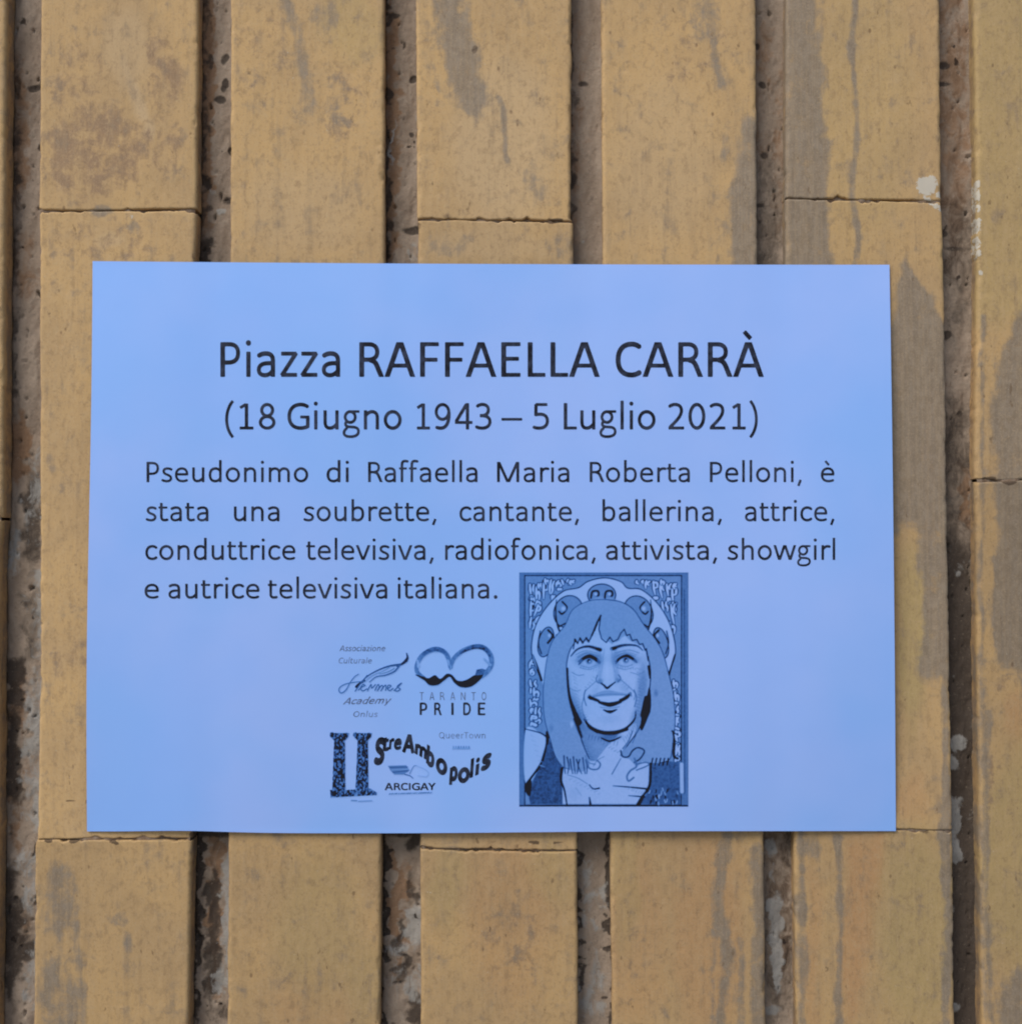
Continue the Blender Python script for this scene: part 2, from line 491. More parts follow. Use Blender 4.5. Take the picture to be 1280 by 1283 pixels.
def build_brick(k, row, seed):
    L, R = CE[k]
    yj = ROWS[k] + row * LEN
    y0c, y1c = yj + .8, yj + LEN - .8
    # parameters across and along; finer at the edges
    def ax(n, e):
        a = np.linspace(0, 1, n)
        return a
    edge = np.array([0, .35, .8, 1.4, 2.2, 3.2, 4.6]) / 198.0
    su = np.concatenate([edge, np.linspace(6.2 / 198, 1 - 6.2 / 198, 66), 1 - edge[::-1]])
    ve = np.array([0, .35, .8, 1.4, 2.2, 3.2, 4.6]) / LEN
    # only rows near the frame are dense
    vv = [ve[-1]]
    y = ve[-1]
    while y < 1 - 6.5 / LEN:
        py = y0c + y * LEN
        y += (2.9 if -60 < py < 1345 else 16) / LEN
        vv.append(min(y, 1 - 5.4 / LEN))
    sv = np.unique(np.concatenate([ve, vv, 1 - ve]))
    nu, nv = len(su), len(sv)
    U, V = np.meshgrid(su, sv, indexing='ij')
    tilt = TILT[k]
    Y = y0c + (y1c - y0c) * V - tilt * (U - .5)
    XL = interp(L, Y); XR = interp(R, Y)
    jag = lambda s: (fbm(Y / 38, Y * 0 + s, seed + s, 4) - .5) * 1.6 + np.maximum(fbm(Y / 9, Y * 0 + s, seed + s + 3, 3) - .68, 0) * 6
    XL = XL + jag(1) ; XR = XR - jag(2)
    X = XL + (XR - XL) * U
    jt = (fbm(X / 30, X * 0 + 3, seed + 8, 4) - .5) * 3.0 + np.maximum(fbm(X / 10, X * 0, seed + 9, 3) - .60, 0) * 14
    jb = (fbm(X / 30, X * 0 + 7, seed + 12, 4) - .5) * 3.0 + np.maximum(fbm(X / 10, X * 0, seed + 13, 3) - .60, 0) * 14
    fade_t = sstep(30, 0, V * LEN); fade_b = sstep(30, 0, (1 - V) * LEN)
    Y = Y + jt.clip(-.8) * fade_t - jb.clip(-.8) * fade_b
    # distance (px) to the edges, rounded arris
    dx = np.minimum(X - XL, XR - X); dyy = np.minimum(V, 1 - V) * LEN
    r = 3.8 + 2.6 * fbm(X / 14, Y / 14, seed + 20) + 3.0 * np.maximum(fbm(X / 11, Y / 17, seed + 22) - .60, 0) * 6
    ry = 1.3 + 1.6 * fbm(X / 9, Y / 9, seed + 21)
    def drop(d, r):
        q = np.clip(1 - d / r, 0, 1)
        return r * (1 - np.sqrt(np.clip(1 - q * q, 0, 1)))
    mm = DIST / FPX
    rec = (drop(dx, r) + drop(dyy, ry)).clip(0, 9) * mm
    relief = (fbm(X / 60, Y / 110, seed + 30, 4) - .5) * 1.0 + (fbm(X / 9, Y / 22, seed + 31, 3) - .5) * .28
    pit = np.maximum(fbm(X / 7, Y / 9, seed + 33, 2) - .80, 0) * 4
    plane = (random.Random(seed).random() - .5) * 1.2
    depth = rec + (relief * .45 + pit * .4 + plane * .6) * MM
    wx, _, wz = W(X, Y, 0.0)
    P = np.stack([wx, depth, wz], -1)                     # nu,nv,3
    Xp, Yp = X, Y
    marks = np.stack([field(Xp, Yp, GREY, 11, 9), field(Xp, Yp, BROWN, 21), field(Xp, Yp, WHITE, 31, 2.0), field(Xp, Yp, CHIP, 41, 3)], -1)
    tones = np.stack([field(Xp, Yp, ORANGE, 51, 12), field(Xp, Yp, OLIVE, 61, 12), field(Xp, Yp, PALE, 71, 8), field(Xp, Yp, DIRT, 81, 2.5)], -1)
    # edges: grimy where the arris meets the joint, worn pale on the left arris
    # side returns: 3 more rings going back 16 mm
    rings = []
    idx_b = np.concatenate([np.arange(nv), np.arange(1, nu) * nv + nv - 1, (nu - 1) * nv + np.arange(nv - 2, -1, -1), np.arange(nu - 2, 0, -1) * nv])
    Pf = P.reshape(-1, 3); mk = marks.reshape(-1, 4); tn = tones.reshape(-1, 4)
    V_ = [Pf]; M_ = [mk]; T_ = [tn]; F = [grid_faces(nu, nv)[:, ::-1]]
    base = len(Pf); prev = idx_b; nb = len(idx_b)
    cx = Pf[:, 0].mean()
    for dpt in (.0022, .0045, .008, .012, .018):
        q = Pf[idx_b].copy()
        n = (fbm(q[:, 2] * 200, q[:, 0] * 60 + dpt * 500, seed + 50, 3) - .5) * .0005
        q[:, 0] += np.where(q[:, 0] > cx, n - .0003, -n + .0003) * (np.abs(q[:, 0] - cx) > .027)
        q[:, 1] = np.maximum(q[:, 1], 0) + dpt
        V_.append(q)
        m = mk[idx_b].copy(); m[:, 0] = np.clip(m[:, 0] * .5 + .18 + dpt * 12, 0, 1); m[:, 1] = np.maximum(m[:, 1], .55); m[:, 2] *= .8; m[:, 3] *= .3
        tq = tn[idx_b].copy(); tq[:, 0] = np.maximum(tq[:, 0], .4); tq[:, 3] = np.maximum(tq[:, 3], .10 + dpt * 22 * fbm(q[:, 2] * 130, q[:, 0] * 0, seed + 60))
        M_.append(m); T_.append(tq)
        cur = base + np.arange(nb)
        F.append(np.stack([prev, np.roll(prev, -1), np.roll(cur, -1), cur], 1)[:, ::-1])
        prev = cur; base += nb
    Vt = np.concatenate(V_)
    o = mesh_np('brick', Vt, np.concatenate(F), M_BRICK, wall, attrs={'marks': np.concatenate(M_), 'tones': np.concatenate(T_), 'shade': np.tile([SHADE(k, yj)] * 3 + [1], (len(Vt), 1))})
    return o


seed = 100
for k in range(7):
    row = 0
    lo = math.floor((0 - ROWS[k]) / LEN); hi = math.floor((1283 - ROWS[k]) / LEN)
    for row in range(lo, hi + 1):
        seed += 37
        build_brick(k, row, seed)

# plain bricks of the same kind beyond the frame, one shared mesh
xs_c = []
for k in range(7):
    a = float(W(interp(CE[k][0], 641.), 641.)[0]); b = float(W(interp(CE[k][1], 641.), 641.)[0])
    xs_c.append(((a + b) / 2, b - a))
bw = xs_c[3][1]; bh = LEN * DIST / FPX
PITCH = (xs_c[6][0] - xs_c[0][0]) / 6
hx, hz, bv = bw / 2, bh / 2 - .0004, .0012
vs = []
for (x, z, y) in ((hx, hz, .018), (hx, hz, bv), (hx - bv, hz - bv, 0)):
    vs += [(-x, y, -z), (x, y, -z), (x, y, z), (-x, y, z)]
fs = [[8, 9, 10, 11]]
for r_ in (0, 4):
    for q in range(4):
        fs.append([r_ + q, r_ + (q + 1) % 4, r_ + 4 + (q + 1) % 4, r_ + 4 + q])
plain = None
rng = random.Random(4)


def plain_brick(x, z):
    global plain
    if plain is None:
        n_ = len(vs)
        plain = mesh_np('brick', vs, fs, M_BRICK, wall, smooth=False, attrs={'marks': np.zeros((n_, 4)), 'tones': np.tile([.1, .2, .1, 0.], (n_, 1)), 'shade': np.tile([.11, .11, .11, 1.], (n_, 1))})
        o = plain
    else:
        o = plain.copy(); COL.objects.link(o)
    o.location = (x, rng.uniform(-.0004, .0008), z)


for k in range(-5, 13):
    xc = xs_c[k][0] if 0 <= k < 7 else (xs_c[0][0] + k * PITCH)
    jz = float(W(640., ROWS[k % 7] if 0 <= k < 7 else (ROWS[1] if k % 2 else ROWS[2]))[2])
    n = 0
    top = jz - math.floor((jz - 2.6) / bh) * bh if jz > 2.6 else jz + math.floor((2.6 - jz) / bh) * bh
    if 0 <= k < 7:
        lo = math.floor((0 - ROWS[k]) / LEN); hi = math.floor((1283 - ROWS[k]) / LEN)
        ztop = jz - lo * bh; zbot = jz - (hi + 1) * bh
        skip = (zbot, ztop)
    else:
        skip = None
    z = top
    while z - bh > 0.0:
        zc = z - bh / 2
        if not (skip and skip[0] < zc < skip[1]):
            plain_brick(xc, zc)
        z -= bh

# wall core behind the joints
x0 = xs_c[0][0] - 5.6 * PITCH; x1 = xs_c[0][0] + 12.6 * PITCH
cv = [(x0, .0115, 0.0), (x1, .0115, 0.0), (x1, .0115, 2.6), (x0, .0115, 2.6), (x0, .28, 0.0), (x1, .28, 0.0), (x1, .28, 2.6), (x0, .28, 2.6)]
cf = [[0, 1, 2, 3], [1, 5, 6, 2], [5, 4, 7, 6], [4, 0, 3, 7], [3, 2, 6, 7], [4, 5, 1, 0]]
mesh_np('wall_core', cv, cf, M_MORTAR, wall, smooth=False, attrs={'marks': np.tile([.15, .1, .1, .4], (8, 1))})

# vertical mortar beds seen in the deep joints
# per joint: lists of (u across 0..1, photo y, ru, ry, strength)
JM = {
    0: dict(rust=[(.15, 150, .4, 160, .6), (.2, 560, .4, 60, .9), (.35, 330, .5, 90, .5), (.3, 880, .3, 60, .7), (.25, 1000, .25, 120, .6), (.6, 970, .2, 30, .6), (.3, 1180, .5, 90, .5), (.9, 1110, .3, 25, .5)],
            dark=[(.05, 300, .25, 400, .6), (.9, 95, .15, 8, 1.2), (.6, 100, .3, 6, .9), (.85, 175, .2, 8, 1.1), (.85, 35, .12, 5, 1.0), (.55, 650, .4, 90, .7), (.6, 790, .4, 80, .55), (.25, 860, .3, 50, .8), (.2, 950, .3, 90, .8), (.2, 1180, .4, 130, .75), (.9, 1070, .2, 20, .8), (.6, 1200, .3, 20, .9), (.85, 910, .2, 30, .6)],
            pale=[(.75, 620, .5, 90, .45), (.8, 760, .4, 90, .5), (.8, 900, .4, 80, .7), (.7, 1000, .4, 70, .65), (.9, 1030, .3, 30, .7), (.6, 1110, .4, 60, .55), (.8, 1230, .4, 60, .55), (.15, 690, .2, 50, .6), (.6, 960, .3, 60, .55)]),
    1: dict(rust=[(.15, 100, .3, 300, .75), (.5, 1120, .25, 150, .7), (.55, 1200, .2, 100, .7)],
            dark=[(.12, 215, .2, 25, .9), (.65, 65, .15, 10, .8), (.7, 98, .12, 12, 1.0), (.55, 116, .2, 7, .9), (.85, 183, .1, 7, 1.1), (.75, 245, .2, 6, .8), (.15, 310, .25, 25, 1.0), (.08, 150, .15, 300, .6), (.1, 1150, .16, 200, .95), (.5, 1180, .25, 140, .75), (.5, 1050, .6, 10, .9), (.8, 1275, .4, 14, .6)],
            pale=[(.6, 258, .2, 5, .8), (.3, 233, .15, 6, .5), (.85, 1090, .2, 40, .6), (.8, 1160, .25, 90, .65), (.75, 1240, .35, 30, .6)]),
    2: dict(rust=[(.2, 150, .3, 300, .7), (.4, 1150, .16, 110, .95), (.55, 1120, .2, 70, .5)],
            dark=[(.04, 150, .15, 400, .7), (.8, 90, .12, 6, 1.2), (.15, 108, .15, 4, .8), (.75, 160, .12, 5, .8), (.85, 282, .5, 7, .9), (.04, 1160, .12, 220, 1.1), (.75, 1060, .3, 20, .8), (.5, 1200, .2, 60, .7), (.8, 1120, .15, 30, .7), (.85, 1270, .3, 30, .8), (.6, 1050, 1, 7, .7), (.3, 8, .2, 4, .8)],
            pale=[(.9, 140, .12, 8, .6), (.25, 170, .08, 40, .7), (.85, 1165, .35, 40, .85), (.85, 1240, .3, 40, .7), (.85, 310, .3, 20, .4), (.4, 1220, .3, 60, .45)]),
    3: dict(rust=[(.25, 100, .4, 200, .45), (.15, 200, .3, 200, .45)],
            dark=[(.05, 160, .16, 400, .6), (.5, 160, .6, 200, .25), (.05, 1160, .14, 220, .8), (.96, 1160, .13, 220, .9), (.5, 1046, 1, 5, .6), (.45, 95, .2, 5, .7)],
            pale=[(.5, 1140, .5, 100, .42), (.45, 1250, .5, 60, .5), (.4, 297, .1, 4, .6)], smooth=.7),
    4: dict(rust=[(.3, 100, .6, 160, .5), (.9, 200, .25, 200, .5), (.6, 1120, .7, 200, .5)],
            dark=[(.5, 100, .9, 200, .30), (.5, 280, .9, 160, .5), (.5, 1160, .9, 200, .55), (.2, 48, .12, 6, .9), (.35, 97, .2, 6, .8), (.4, 188, .2, 6, .7), (.3, 250, .2, 4, .8), (.9, 1060, .3, 60, .6)],
            pale=[(.35, 1070, .25, 14, .75), (.5, 1160, .3, 40, .95), (.55, 1205, .25, 40, .85), (.6, 1235, .2, 22, .8), (.4, 1100, .12, 20, .6), (.4, 1278, .3, 10, .8)]),
    5: dict(rust=[(.5, 120, .8, 300, .55), (.8, 620, .2, 60, .7), (.4, 480, .3, 60, .3)],
            dark=[(.5, 80, .9, 150, .32), (.5, 320, .9, 160, .5), (.5, 560, 1, 100, .6), (.5, 900, 1.2, 300, 1.1), (.5, 1200, 1.2, 200, 1.15), (.3, 72, .2, 6, .9), (.3, 95, .3, 4, .8), (.2, 285, .2, 7, 1.1), (.5, 305, .4, 5, .7), (.3, 415, .2, 8, .9), (.7, 516, .12, 4, 1.0)],
            pale=[(.35, 850, .25, 6, .6), (.45, 935, .35, 14, .9), (.3, 960, .3, 12, .8), (.4, 1030, .4, 38, .92), (.35, 1075, .25, 20, .85), (.2, 1150, .15, 14, .7), (.6, 720, .1, 5, .7), (.2, 910, .15, 10, .7), (.3, 1275, .3, 10, .7), (.5, 700, .5, 40, .2)]),
}


def blobs(U, Y, items, seed):
    wu = U + (fbm(U * 3, Y / 12, seed) - .5) * .6
    wy = Y + (fbm(U * 2 + 4, Y / 30, seed + 3) - .5) * 22
    v = np.zeros(U.shape)
    for (u, y, ru, ry, s) in items:
        # small blobs keep their shape
        k = min(1.0, ry / 25.0)
        uu = U * (1 - k) + wu * k; yy = Y * (1 - k) + wy * k
        v = np.maximum(v, s * sstep(1.3, .35, np.hypot((uu - u) / ru, (yy - y) / ry)))
    return v


for k in range(6):
    RT = CE[k][1]; LT = CE[k + 1][0]
    nu = 34; ny = 640
    su = np.linspace(0, 1, nu); sy = np.linspace(-70, 1353, ny)
    U, Y = np.meshgrid(su, sy, indexing='ij')
    d = .0071
    xa, _, za = W(interp(RT, Y) - 1.5, Y, 0.0)
    xb, _, zb = W(interp(LT, Y) + 1.5, Y, 0.0)
    x = (xa - .0006) + (xb - xa + .0012) * U
    z = za
    jm = JM[k]
    sm = jm.get('smooth', 0.0)
    mk = np.stack([blobs(U, Y, jm['rust'], 5 + k), blobs(U, Y, jm['dark'], 15 + k), blobs(U, Y, jm['pale'], 25 + k), np.full(U.shape, sm)], -1)
    rough = (fbm(U * 3, Y / 40, 70 + k, 5) - .5) * 2.4 + (fbm(U * 10, Y / 9, 90 + k, 3) - .5) * .5
    rough = rough * (1 - .6 * sm) - .35 * mk[..., 2] + 1.0 * np.clip(mk[..., 1] - .6, 0, 1)
    edge_d = np.minimum(U, 1 - U)
    groove = 1.3 * sstep(.10, .0, U) - .9 * sstep(.25, .0, 1 - U)
    y = d + (rough + groove) * MM
    # holes
    y = y + np.maximum(fbm(U * 7 + 3, Y / 9, 130 + k, 2) - .82, 0) * .02 * (1 - sm)
    P = np.stack([x, np.minimum(y, .0112), z], -1).reshape(-1, 3)
    mesh_np('mortar', P, grid_faces(nu, ny)[:, ::-1], M_MORTAR, wall, attrs={'marks': mk.reshape(-1, 4)})

# thin bed joints between stacked bricks of the columns in view
for k in range(7):
    L, R = CE[k]
    for row in range(-1, 3):
        yj = ROWS[k] + row * LEN
        if not -40 < yj < 1320: continue
        nu, nv = 120, 5
        U, V = np.meshgrid(np.linspace(.012, .988, nu), np.linspace(-1, 1, nv), indexing='ij')
        X = interp(L, yj) + (interp(R, yj) - interp(L, yj)) * U
        Yp = yj - TILT[k] * (U - .5) + V * 5
        y = (.35 + 4.0 * (fbm(X / 16, Yp / 50, 300 + k, 3) - .35).clip(0)) * MM + np.abs(V) * .0004
        wx, _, wz = W(X, Yp)
        mk = np.stack([U * 0 + .5, .05 + .8 * (fbm(X / 20, Yp * 0, 310 + k) - .3), .25 * fbm(X / 12, Yp * 0, 320 + k), U * 0 + .5], -1)
        mesh_np('mortar', np.stack([wx, y, wz], -1).reshape(-1, 3), grid_faces(nu, nv)[:, ::-1], M_MORTAR, wall, attrs={'marks': mk.reshape(-1, 4)})

# ------------------------------------------------------------------ the paper sheet
TL, TR, BR, BL = (116, 327), (1114, 331.5), (1122, 1041.5), (109, 1042)


def paper_px(s, t):
    """photo position of a point of the sheet, s across, t down (0..1)"""
    x = (1 - t) * ((1 - s) * TL[0] + s * TR[0]) + t * ((1 - s) * BL[0] + s * BR[0])
    y = (1 - t) * ((1 - s) * TL[1] + s * TR[1]) + t * ((1 - s) * BL[1] + s * BR[1])
    x = x + (1 - s) ** 2 * (-1.6 * np.sin(np.pi * t) + 1.2 * np.sin(2 * np.pi * t)) + s ** 2 * 1.2 * np.sin(np.pi * t)
    y = y + (1 - t) ** 2 * 1.3 * np.sin(np.pi * s * 1.0) + t ** 2 * (2.4 * np.sin(np.pi * np.clip(s * 1.5, 0, 1)) - 2.0 * np.exp(-((s - .12) / .07) ** 2))
    return x, y


def paper_depth(px, py):
    s = np.clip((px - 112) / 1006.0, 0, 1); t = np.clip((py - 329) / 712.0, 0, 1)
    b = 2.0 * 4 * s * (1 - s) + 3.9 * 4 * t * (1 - t)          # bowed between its fixed ends
    b = b + .35 * np.sin(7 * s + 2.2 * t) + .22 * np.sin(15 * s - 3 * t + 1) * (1 - t) + .30 * np.sin(5 * t + 4 * s) + .16 * np.sin(19 * s + 5 * t)
    b = b + .5 * np.exp(-((s - .13) / .08) ** 2) * t ** 3
    for jx in (268, 502, 737, 972):                       # it gives a little over each open joint
        b = b - .20 * np.exp(-((px - jx) / 24.0) ** 2) * (.4 + .6 * np.abs(2 * t - 1))
    return -(0.45 + b) * MM


nu, nv = 200, 140
S, T = np.meshgrid(np.linspace(0, 1, nu), np.linspace(0, 1, nv), indexing='ij')
X, Y = paper_px(S, T)
D = paper_depth(X, Y)
wx, _, wz = W(X, Y, D)
front = np.stack([wx, D, wz], -1).reshape(-1, 3)
back = front + np.array([0, .00011, 0])
idx_b = np.concatenate([np.arange(nv), np.arange(1, nu) * nv + nv - 1, (nu - 1) * nv + np.arange(nv - 2, -1, -1), np.arange(nu - 2, 0, -1) * nv])
F = np.concatenate([grid_faces(nu, nv)[:, ::-1], grid_faces(nu, nv, nu * nv),
                    (lambda a, n: np.stack([a, np.roll(a, -1), np.roll(a, -1) + n, a + n], 1)[:, ::-1])(np.arange(len(idx_b)) + 2 * nu * nv, len(idx_b))])
sheet = mesh_np('paper_sheet', np.concatenate([front, back, front[idx_b], back[idx_b]]), F, M_PAPER, None)
sheet['label'] = 'pale blue printed paper notice on the yellow brick wall'
sheet['category'] = 'notice'


def on_paper(px, py, lift=.00007):
    d = paper_depth(px, py) - lift
    x, _, z = W(px, py, d)
    return np.stack([x, d, z], -1)


# ------------------------------------------------------------------ a humanist stroke alphabet (units: 2048 per em)
def E(cx, cy, rx, ry, a0=0, a1=360, n=30):
    return [(cx + rx * math.cos(math.radians(a0 + (a1 - a0) * i / n)), cy + ry * math.sin(math.radians(a0 + (a1 - a0) * i / n))) for i in range(n + 1)]


def path(d):
    out = []; cur = None; toks = d.replace('M', ' M ').replace('L', ' L ').replace('C', ' C ').split(); i = 0
    while i < len(toks):
        c = toks[i]; i += 1
        f = lambda n: [float(q) for q in toks[i:i + n]]
        if c == 'M':
            a = f(2); i += 2; cur = [tuple(a)]; out.append(cur)
        elif c == 'L':
            a = f(2); i += 2; cur.append(tuple(a))
        elif c == 'C':
            a = f(6); i += 6; p0 = cur[-1]
            for q in range(1, 10):
                t = q / 9; u = 1 - t
                cur.append((u ** 3 * p0[0] + 3 * u * u * t * a[0] + 3 * u * t * t * a[2] + t ** 3 * a[4],
                            u ** 3 * p0[1] + 3 * u * u * t * a[1] + 3 * u * t * t * a[3] + t ** 3 * a[5]))
    return out


NARCH = 'M240 670C350 815 460 868 570 868C760 868 838 750 838 570L838 0'
BOWL_B = 'M240 690C330 815 440 870 560 870C780 870 880 710 880 480C880 220 760 66 540 66C420 66 320 130 240 235'
EE = 'M180 500L850 500C855 735 730 872 530 872C300 872 168 710 168 465C168 215 310 66 560 66C680 66 780 92 858 130'
AA = 'M87 -60L588 1370@M1098 -60L597 1370@M300 420L885 420'
CLIP = {'A': (0, 1294), 'M': (0, 1294), 'N': (0, 1294), 'R': (0, 1294), 'Y': (0, 1294), '4': (0, 1294), 'v': (0, 945), 'w': (0, 945), 'z': (0, 945), 'y': (-395, 945)}
H_ = 148; V_W = 172; CAPW = 186
# glyph: advance, [(stroke, width)], dots
def G(adv, *strokes, dots=()):
    L = []
    for s in strokes:
        w = V_W
        if isinstance(s, tuple) and isinstance(s[1], (int, float)) and not isinstance(s[0], (int, float)):
            s, w = s
        if isinstance(s, str):
            for p in path(s): L.append((p, w))
        else:
            L.append((s, w))
    return adv, L, dots


def C(s): return (s, CAPW)
def HZ(s, w=H_): return (s, w)


GL = {
    'a': G(981, 'M165 780C260 845 360 872 460 872C660 872 745 780 745 600L745 0', ('M745 510L570 510C320 510 178 425 178 265C178 130 280 62 420 62C560 62 660 130 745 235', 158)),
    'b': G(1076, 'M240 0L240 1409', BOWL_B),
    'c': G(866, 'M785 765C710 835 625 870 530 870C300 870 165 720 165 470C165 220 290 68 520 68C620 68 715 105 790 170'),
    'd': G(1076, 'M836 0L836 1409', 'M836 700C750 815 650 870 530 870C310 870 190 720 190 460C190 210 300 65 510 65C640 65 740 130 836 245'),
    'e': G(1019, (EE, 160)),
    'f': G(625, 'M230 0L230 1110C230 1290 310 1345 430 1345C480 1345 540 1335 590 1320', HZ('M50 872L540 872', 140)),
    'g': G(964, (E(430, 610, 255, 262), 150), HZ('M470 880L900 880', 130), ('M265 400C180 330 160 220 250 165C330 120 450 132 600 118C780 100 850 25 850 -100C850 -270 680 -350 440 -350C230 -350 115 -285 115 -165C115 -75 170 0 280 80', 140)),
    'h': G(1076, 'M240 0L240 1409', NARCH),
    'i': G(470, 'M235 0L235 940', dots=((235, 1265, 104),)),
    'l': G(470, 'M235 0L235 1409'),
    'm': G(1636, 'M240 0L240 940', 'M240 680C340 818 430 868 540 868C720 868 818 760 818 570L818 0', 'M818 670C920 815 1010 868 1120 868C1300 868 1396 750 1396 570L1396 0'),
    'n': G(1076, 'M240 0L240 940', NARCH),
    'o': G(1080, E(540, 468, 370, 403)),
    'p': G(1076, 'M240 -390L240 940', BOWL_B),
    'r': G(714, 'M240 0L240 940', 'M240 650C330 810 430 866 540 866C590 866 640 860 680 845'),
    's': G(801, ('M690 795C610 848 520 872 430 872C285 872 190 805 190 690C190 570 300 520 420 472C550 422 645 365 645 250C645 130 530 65 380 65C280 65 180 90 100 135', 162)),
    't': G(686, 'M230 1170L230 300C230 130 300 72 430 72C500 72 560 84 610 102', HZ('M50 872L610 872', 140)),
    'u': G(1076, 'M236 940L236 380C236 160 320 70 480 70C610 70 720 140 828 275', 'M836 940L836 0'),
    'v': G(925, 'M65 1000L455 -20', 'M860 1000L470 -20'),
    'w': G(1464, 'M78 1000L395 -20', 'M395 -20L735 1000', 'M729 1000L1069 -20', 'M1069 -20L1386 1000'),
    'y': G(927, 'M66 1000L470 10', 'M862 1000L350 -440'),
    'z': G(809, HZ('M90 866L710 866'), ('M700 900L110 40', 160), HZ('M90 74L730 74')),
    ',': G(511, ('M300 150L150 -240', 165)),
    '.': G(517, dots=((258, 105, 122),)),
    'A': G(1185, *[C(q) for q in AA.split('@')[:2]], HZ(AA.split('@')[2])),
    'C': G(1092, C('M1000 1110C900 1190 800 1222 690 1222C370 1222 182 1000 182 640C182 270 360 70 680 70C800 70 910 105 1010 180')),
    'D': G(1260, C('M265 0L265 1294'), C('M265 1215L520 1215C880 1215 1085 1010 1085 660C1085 290 870 80 500 80L265 80')),
    'E': G(1000, C('M265 0L265 1294'), HZ('M265 1220L900 1220'), HZ('M265 675L840 675'), HZ('M265 74L900 74')),
    'F': G(941, C('M265 0L265 1294'), HZ('M265 1220L880 1220'), HZ('M265 640L830 640')),
    'G': G(1292, C('M1130 1110C1000 1190 890 1222 770 1222C410 1222 182 1000 182 640C182 270 400 70 750 70C870 70 990 90 1120 150L1120 600'), HZ('M740 610L1205 610')),
    'H': G(1276, C('M265 0L265 1294'), C('M1011 0L1011 1294'), HZ('M265 670L1011 670')),
    'I': G(516, C('M258 0L258 1294')),
    'L': G(861, C('M265 0L265 1294'), HZ('M265 74L840 74')),
    'M': G(1751, C('M265 0L265 1294'), C('M1486 0L1486 1294'), C('M240 1380L880 -40'), C('M1511 1380L871 -40')),
    'N': G(1322, C('M265 0L265 1294'), C('M1057 0L1057 1294'), C('M255 1340L1067 -40')),
    'O': G(1356, C(E(678, 647, 500, 577))),
    'P': G(1058, C('M265 0L265 1294'), ('M265 1218L520 1218C780 1218 880 1090 880 885C880 660 750 535 480 535L265 535', 160)),
    'Q': G(1378, C(E(678, 647, 500, 577)), C('M800 250L1250 -150')),
    'R': G(1112, C('M265 0L265 1294'), ('M265 1218L520 1218C750 1218 850 1100 850 930C850 745 730 640 500 640L265 640', 160), C('M560 630C720 610 790 540 850 390L1040 -70')),
    'S': G(941, C('M800 1130C710 1195 620 1222 510 1222C330 1222 215 1130 215 960C215 790 350 720 490 650C640 575 745 500 745 340C745 170 620 70 420 70C310 70 210 95 120 150')),
    'T': G(998, C('M499 0L499 1220'), HZ('M30 1220L968 1220')),
    'Y': G(998, C('M50 1350L499 600'), C('M948 1350L499 600'), C('M499 0L499 640')),
    '1': G(1038, 'M560 70L560 1270', HZ('M230 72L900 72'), HZ('M250 1060L545 1235', 150)),
    '8': G(1038, (E(519, 945, 262, 278), 160), (E(519, 350, 325, 283), 160)),
    '9': G(1038, (E(500, 860, 322, 362), 160), 'M826 860C860 380 700 68 430 68C340 68 260 80 195 105'),
    '4': G(1038, 'M735 0L735 1290', 'M690 1240L150 380', HZ('M95 345L990 345')),
    '3': G(1038, ('M190 1130C270 1195 360 1224 460 1224C650 1224 765 1130 765 965C765 780 620 678 430 678L330 678', 165), ('M430 678C700 678 845 570 845 390C845 180 680 68 440 68C320 68 220 92 140 138', 165)),
    '5': G(1038, HZ('M250 1220L850 1220'), 'M275 1240L265 720', ('M230 715C320 738 400 748 480 748C720 748 850 630 850 430C850 190 690 68 430 68C320 68 230 84 155 118', 165)),
    '2': G(1038, ('M170 1120C260 1195 370 1224 460 1224C660 1224 780 1120 780 925C780 700 600 480 200 110', 165), HZ('M130 74L915 74')),
    '0': G(1038, E(519, 647, 345, 577)),
    '(': G(621, ('M530 1400C330 1170 225 850 225 500C225 150 330 -150 530 -385', 150)),
    ')': G(621, ('M90 1400C290 1170 395 850 395 500C395 150 290 -150 90 -385', 150)),
    '–': G(1024, HZ('M70 500L955 500', 135)),
    ' ': G(463),
}
GL['è'] = (1019, GL['e'][1] + [([(370, 1350), (590, 1085)], 150)], ())
GL['À'] = (1185, GL['A'][1] + [([(430, 1690), (680, 1420)], 165)], ())


def glyph_sdf(X, Y, strokes, dots, bold=0.0):
    d = np.full(X.shape, 1e9)
    for pts, w in strokes:
        h = w / 2 + bold
        n = len(pts) - 1
        closed = n > 3 and math.hypot(pts[0][0] - pts[-1][0], pts[0][1] - pts[-1][1]) < 1
        for k in range(n):
            ax, ay = pts[k]; bx, by = pts[k + 1]
            vx, vy = bx - ax, by - ay; L = math.hypot(vx, vy)
            if L < 1e-6: continue
            t = ((X - ax) * vx + (Y - ay) * vy) / L
            q = np.abs(-(X - ax) * vy + (Y - ay) * vx) / L
            lo = 0 if (k == 0 and not closed) else -1e4
            hi = L if (k == n - 1 and not closed) else 1e4
            # capsule with flat, slightly rounded free ends
            tc = np.clip(t, 0, L)
            cap = np.hypot(t - tc, q) - h
            r = min(26.0, h * .45)
            e = np.maximum(lo - t, t - hi)                   # beyond a free end
            bx_ = np.hypot(np.maximum(e + r, 0), np.maximum(q - h + r, 0)) + np.minimum(np.maximum(e + r, q - h + r), 0) - r
            d = np.minimum(d, np.maximum(cap, bx_))
    for cx, cy, r in dots:
        d = np.minimum(d, np.hypot(X - cx, Y - cy) - r - bold)
    return d


